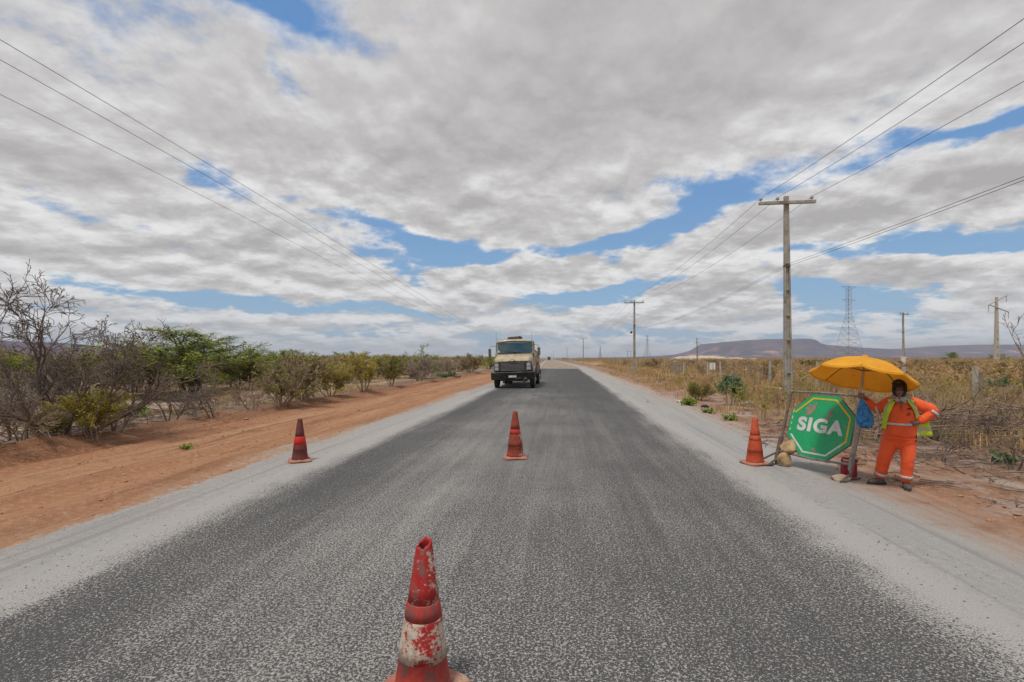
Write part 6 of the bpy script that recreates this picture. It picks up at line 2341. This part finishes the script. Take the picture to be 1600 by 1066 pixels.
def canopy(r, a, off=0.0):
    """r 0..1 from crown to rim"""
    sec = (a - a0) / (2 * math.pi / NR)
    f = abs((sec % 1.0) - .5) * 2          # 1 on the rib, 0 between
    h = .245 * (1 - r ** 1.75) - .05 * max(0, r - .55) ** 1.2
    sag = -.030 * (1 - f * f) * r * r
    rad = RU * r * (1 - .055 * (1 - f ** 2) * r)
    return RC + bx * rad * math.cos(a) + by * rad * math.sin(a) + ax * (h + sag + off)


cm_, t, b = new_mat('sun_faded_canopy')
co = t.N.new('ShaderNodeTexCoord').outputs['Object']
n1 = t.noise(co, 3.5, 5, .6)
c = t.mix(t.ss(n1, .35, .65), (.86, .42, .022), (.78, .34, .016))
c = t.mix(t.ss(t.noise(co, 8.0, 6, .7), .60, .75), c, (.52, .22, .02))
t.put(b.inputs['Base Color'], c)
b.inputs['Roughness'].default_value = .8
t.put(b.inputs['Normal'], t.bump(t.noise(co, 9, 5, .6, .6), .5, .015))
tl = t.N.new('ShaderNodeBsdfTranslucent')
t.put(tl.inputs[0], t.mix(.6, c, (.62, .16, .01)))
mx = t.N.new('ShaderNodeMixShader')
mx.inputs[0].default_value = .27
t.L.new(b.outputs[0], mx.inputs[1])
t.L.new(tl.outputs[0], mx.inputs[2])
t.L.new(mx.outputs[0], cm_.node_tree.nodes['Material Output'].inputs[0])
for k in range(NR):
    Pm = [[canopy(r, a0 + (k + g) * 2 * math.pi / NR) for g in np.linspace(0, 1, 9)] for r in np.linspace(.015, 1, 14)]
    MB().grid(Pm).build('canopy_panel', cm_, um, smooth=True)
    a_ = a0 + k * 2 * math.pi / NR
    rb = MB().tube([canopy(r, a_, -.008) for r in np.linspace(.03, 1.0, 10)], .0055, 5).build('rib', M['rusty'], um)
    MB().tube([RC + ax * .06, canopy(.52, a_, -.012)], .0045, 5).build('strut', M['rusty'], rb)
    Pm = [[canopy(r, a0 + (k + g) * 2 * math.pi / NR, -q) for g in np.linspace(0, 1, 9)] for r, q in ((1.0, 0), (1.0, .012), (1.002, .026))]
    MB().grid(Pm).build('rim_hem', cm_, um, smooth=True)
MB().tube([RC + ax * .232, RC + ax * .258, RC + ax * .28], [.04, .045, .03], 12).build('crown_cap', cm_, um, smooth=True)
MB().tube([POLE_B, POLE_T, RC + ax * .235], .0145, 10).build('pole', pmat('pale_pole', (.42, .40, .36), (.34, .31, .27), 14, .5, .2, dust=(.25, .17, .11), dust_amt=.2), um, smooth=True)
MB().tube([POLE_B + pd * .02, POLE_B + pd * .22], .024, 10).build('socket', M['steel'], um)

# ------------------------------------------------------------------ blue carrier bag tied to the frame
hb = np.array([4.765, 6.97, 1.17])
bg = empty('carrier_bag', tuple(hb))
tag(bg, 'knotted translucent blue plastic bag hanging beside the parasol pole', 'bag')
bm_, t, b = new_mat('blue_polythene')
co = t.N.new('ShaderNodeTexCoord').outputs['Object']
n1 = t.noise(co, 11.0, 5, .65, 1.0)
c = t.mix(t.ss(n1, .38, .62), (.008, .09, .36), (.03, .28, .55))
c = t.mix(t.ss(t.noise(co, 26.0, 4, .7), .62, .72), c, (.35, .52, .62))
t.put(b.inputs['Base Color'], c)
b.inputs['Roughness'].default_value = .28
t.put(b.inputs['Normal'], t.bump(t.noise(co, 16, 5, .7, 1.5), 1.0, .03))
rings = []
for f, r in ((0, .010), (.06, .016), (.13, .028), (.22, .05), (.36, .078), (.55, .098), (.74, .108), (.88, .100), (.96, .075), (1.0, .0)):
    z = -.415 * f
    rings.append([( r * math.cos(a_) * (1 + .10 * math.sin(3 * a_ + f * 5)) + .045 * f, r * .8 * math.sin(a_) * (1 + .10 * math.sin(5 * a_ + f * 7)), z + .012 * math.sin(a_ * 4 + f * 3)) for a_ in np.linspace(0, 2 * np.pi, 25)])
MB().grid(rings).build('bag_body', bm_, bg, smooth=True)
MB().tube([(0, 0, -.02), (-.01, .01, .03), (-.025, .02, .06), (.0, .02, .05)], [.012, .015, .012, .006], 7).build('knot', bm_, bg, smooth=True)
# bits of litter
lit = pmat('white_litter', (.66, .65, .62), (.55, .53, .5), 9, .6)
for px, py, w_, lab in ((1588, 667, .22, 'pale crumpled rubbish lying in the dry field at the right edge'), (1060, 628, .10, 'white scrap of litter on the right verge'), (1170, 630, .16, 'white flat litter beside the sparse bush')):
    x, y = P(px, py)
    g = np.linspace(-1, 1, 6)
    Pm = [[(w_ * a_, w_ * .5 * q, .025 + .03 * math.sin(a_ * 4 + q * 3)) for q in g] for a_ in g]
    tag(MB().grid(Pm).build('litter', lit, smooth=True, solid=.003, loc=(x, y, gz(x, y) + .02)), lab, 'litter')
x, y = P(1101, 636)
tag(MB().tube([(-.14, 0, .05), (-.05, .02, .09), (.06, 0, .08), (.15, -.02, .04)], [.02, .05, .055, .02], 8).build('litter', M['black'], smooth=True, loc=(x, y, gz(x, y))), 'dark scrap lying below the round olive bush', 'litter')

# ------------------------------------------------------------------ air
hz_ = MB().box((0, 0, 118), (19400, 19400, 242)).build('haze')
hm = bpy.data.materials.new('thin_air')
hm.use_nodes = True
nt = hm.node_tree
for n_ in list(nt.nodes):
    if n_.type != 'OUTPUT_MATERIAL':
        nt.nodes.remove(n_)
pv = nt.nodes.new('ShaderNodeVolumePrincipled')
pv.inputs['Color'].default_value = (.72, .80, .95, 1)
pv.inputs['Density'].default_value = 0.000085
nt.links.new(pv.outputs[0], nt.nodes['Material Output'].inputs['Volume'])
hz_.data.materials.append(hm)
tag(hz_, kind='stuff')
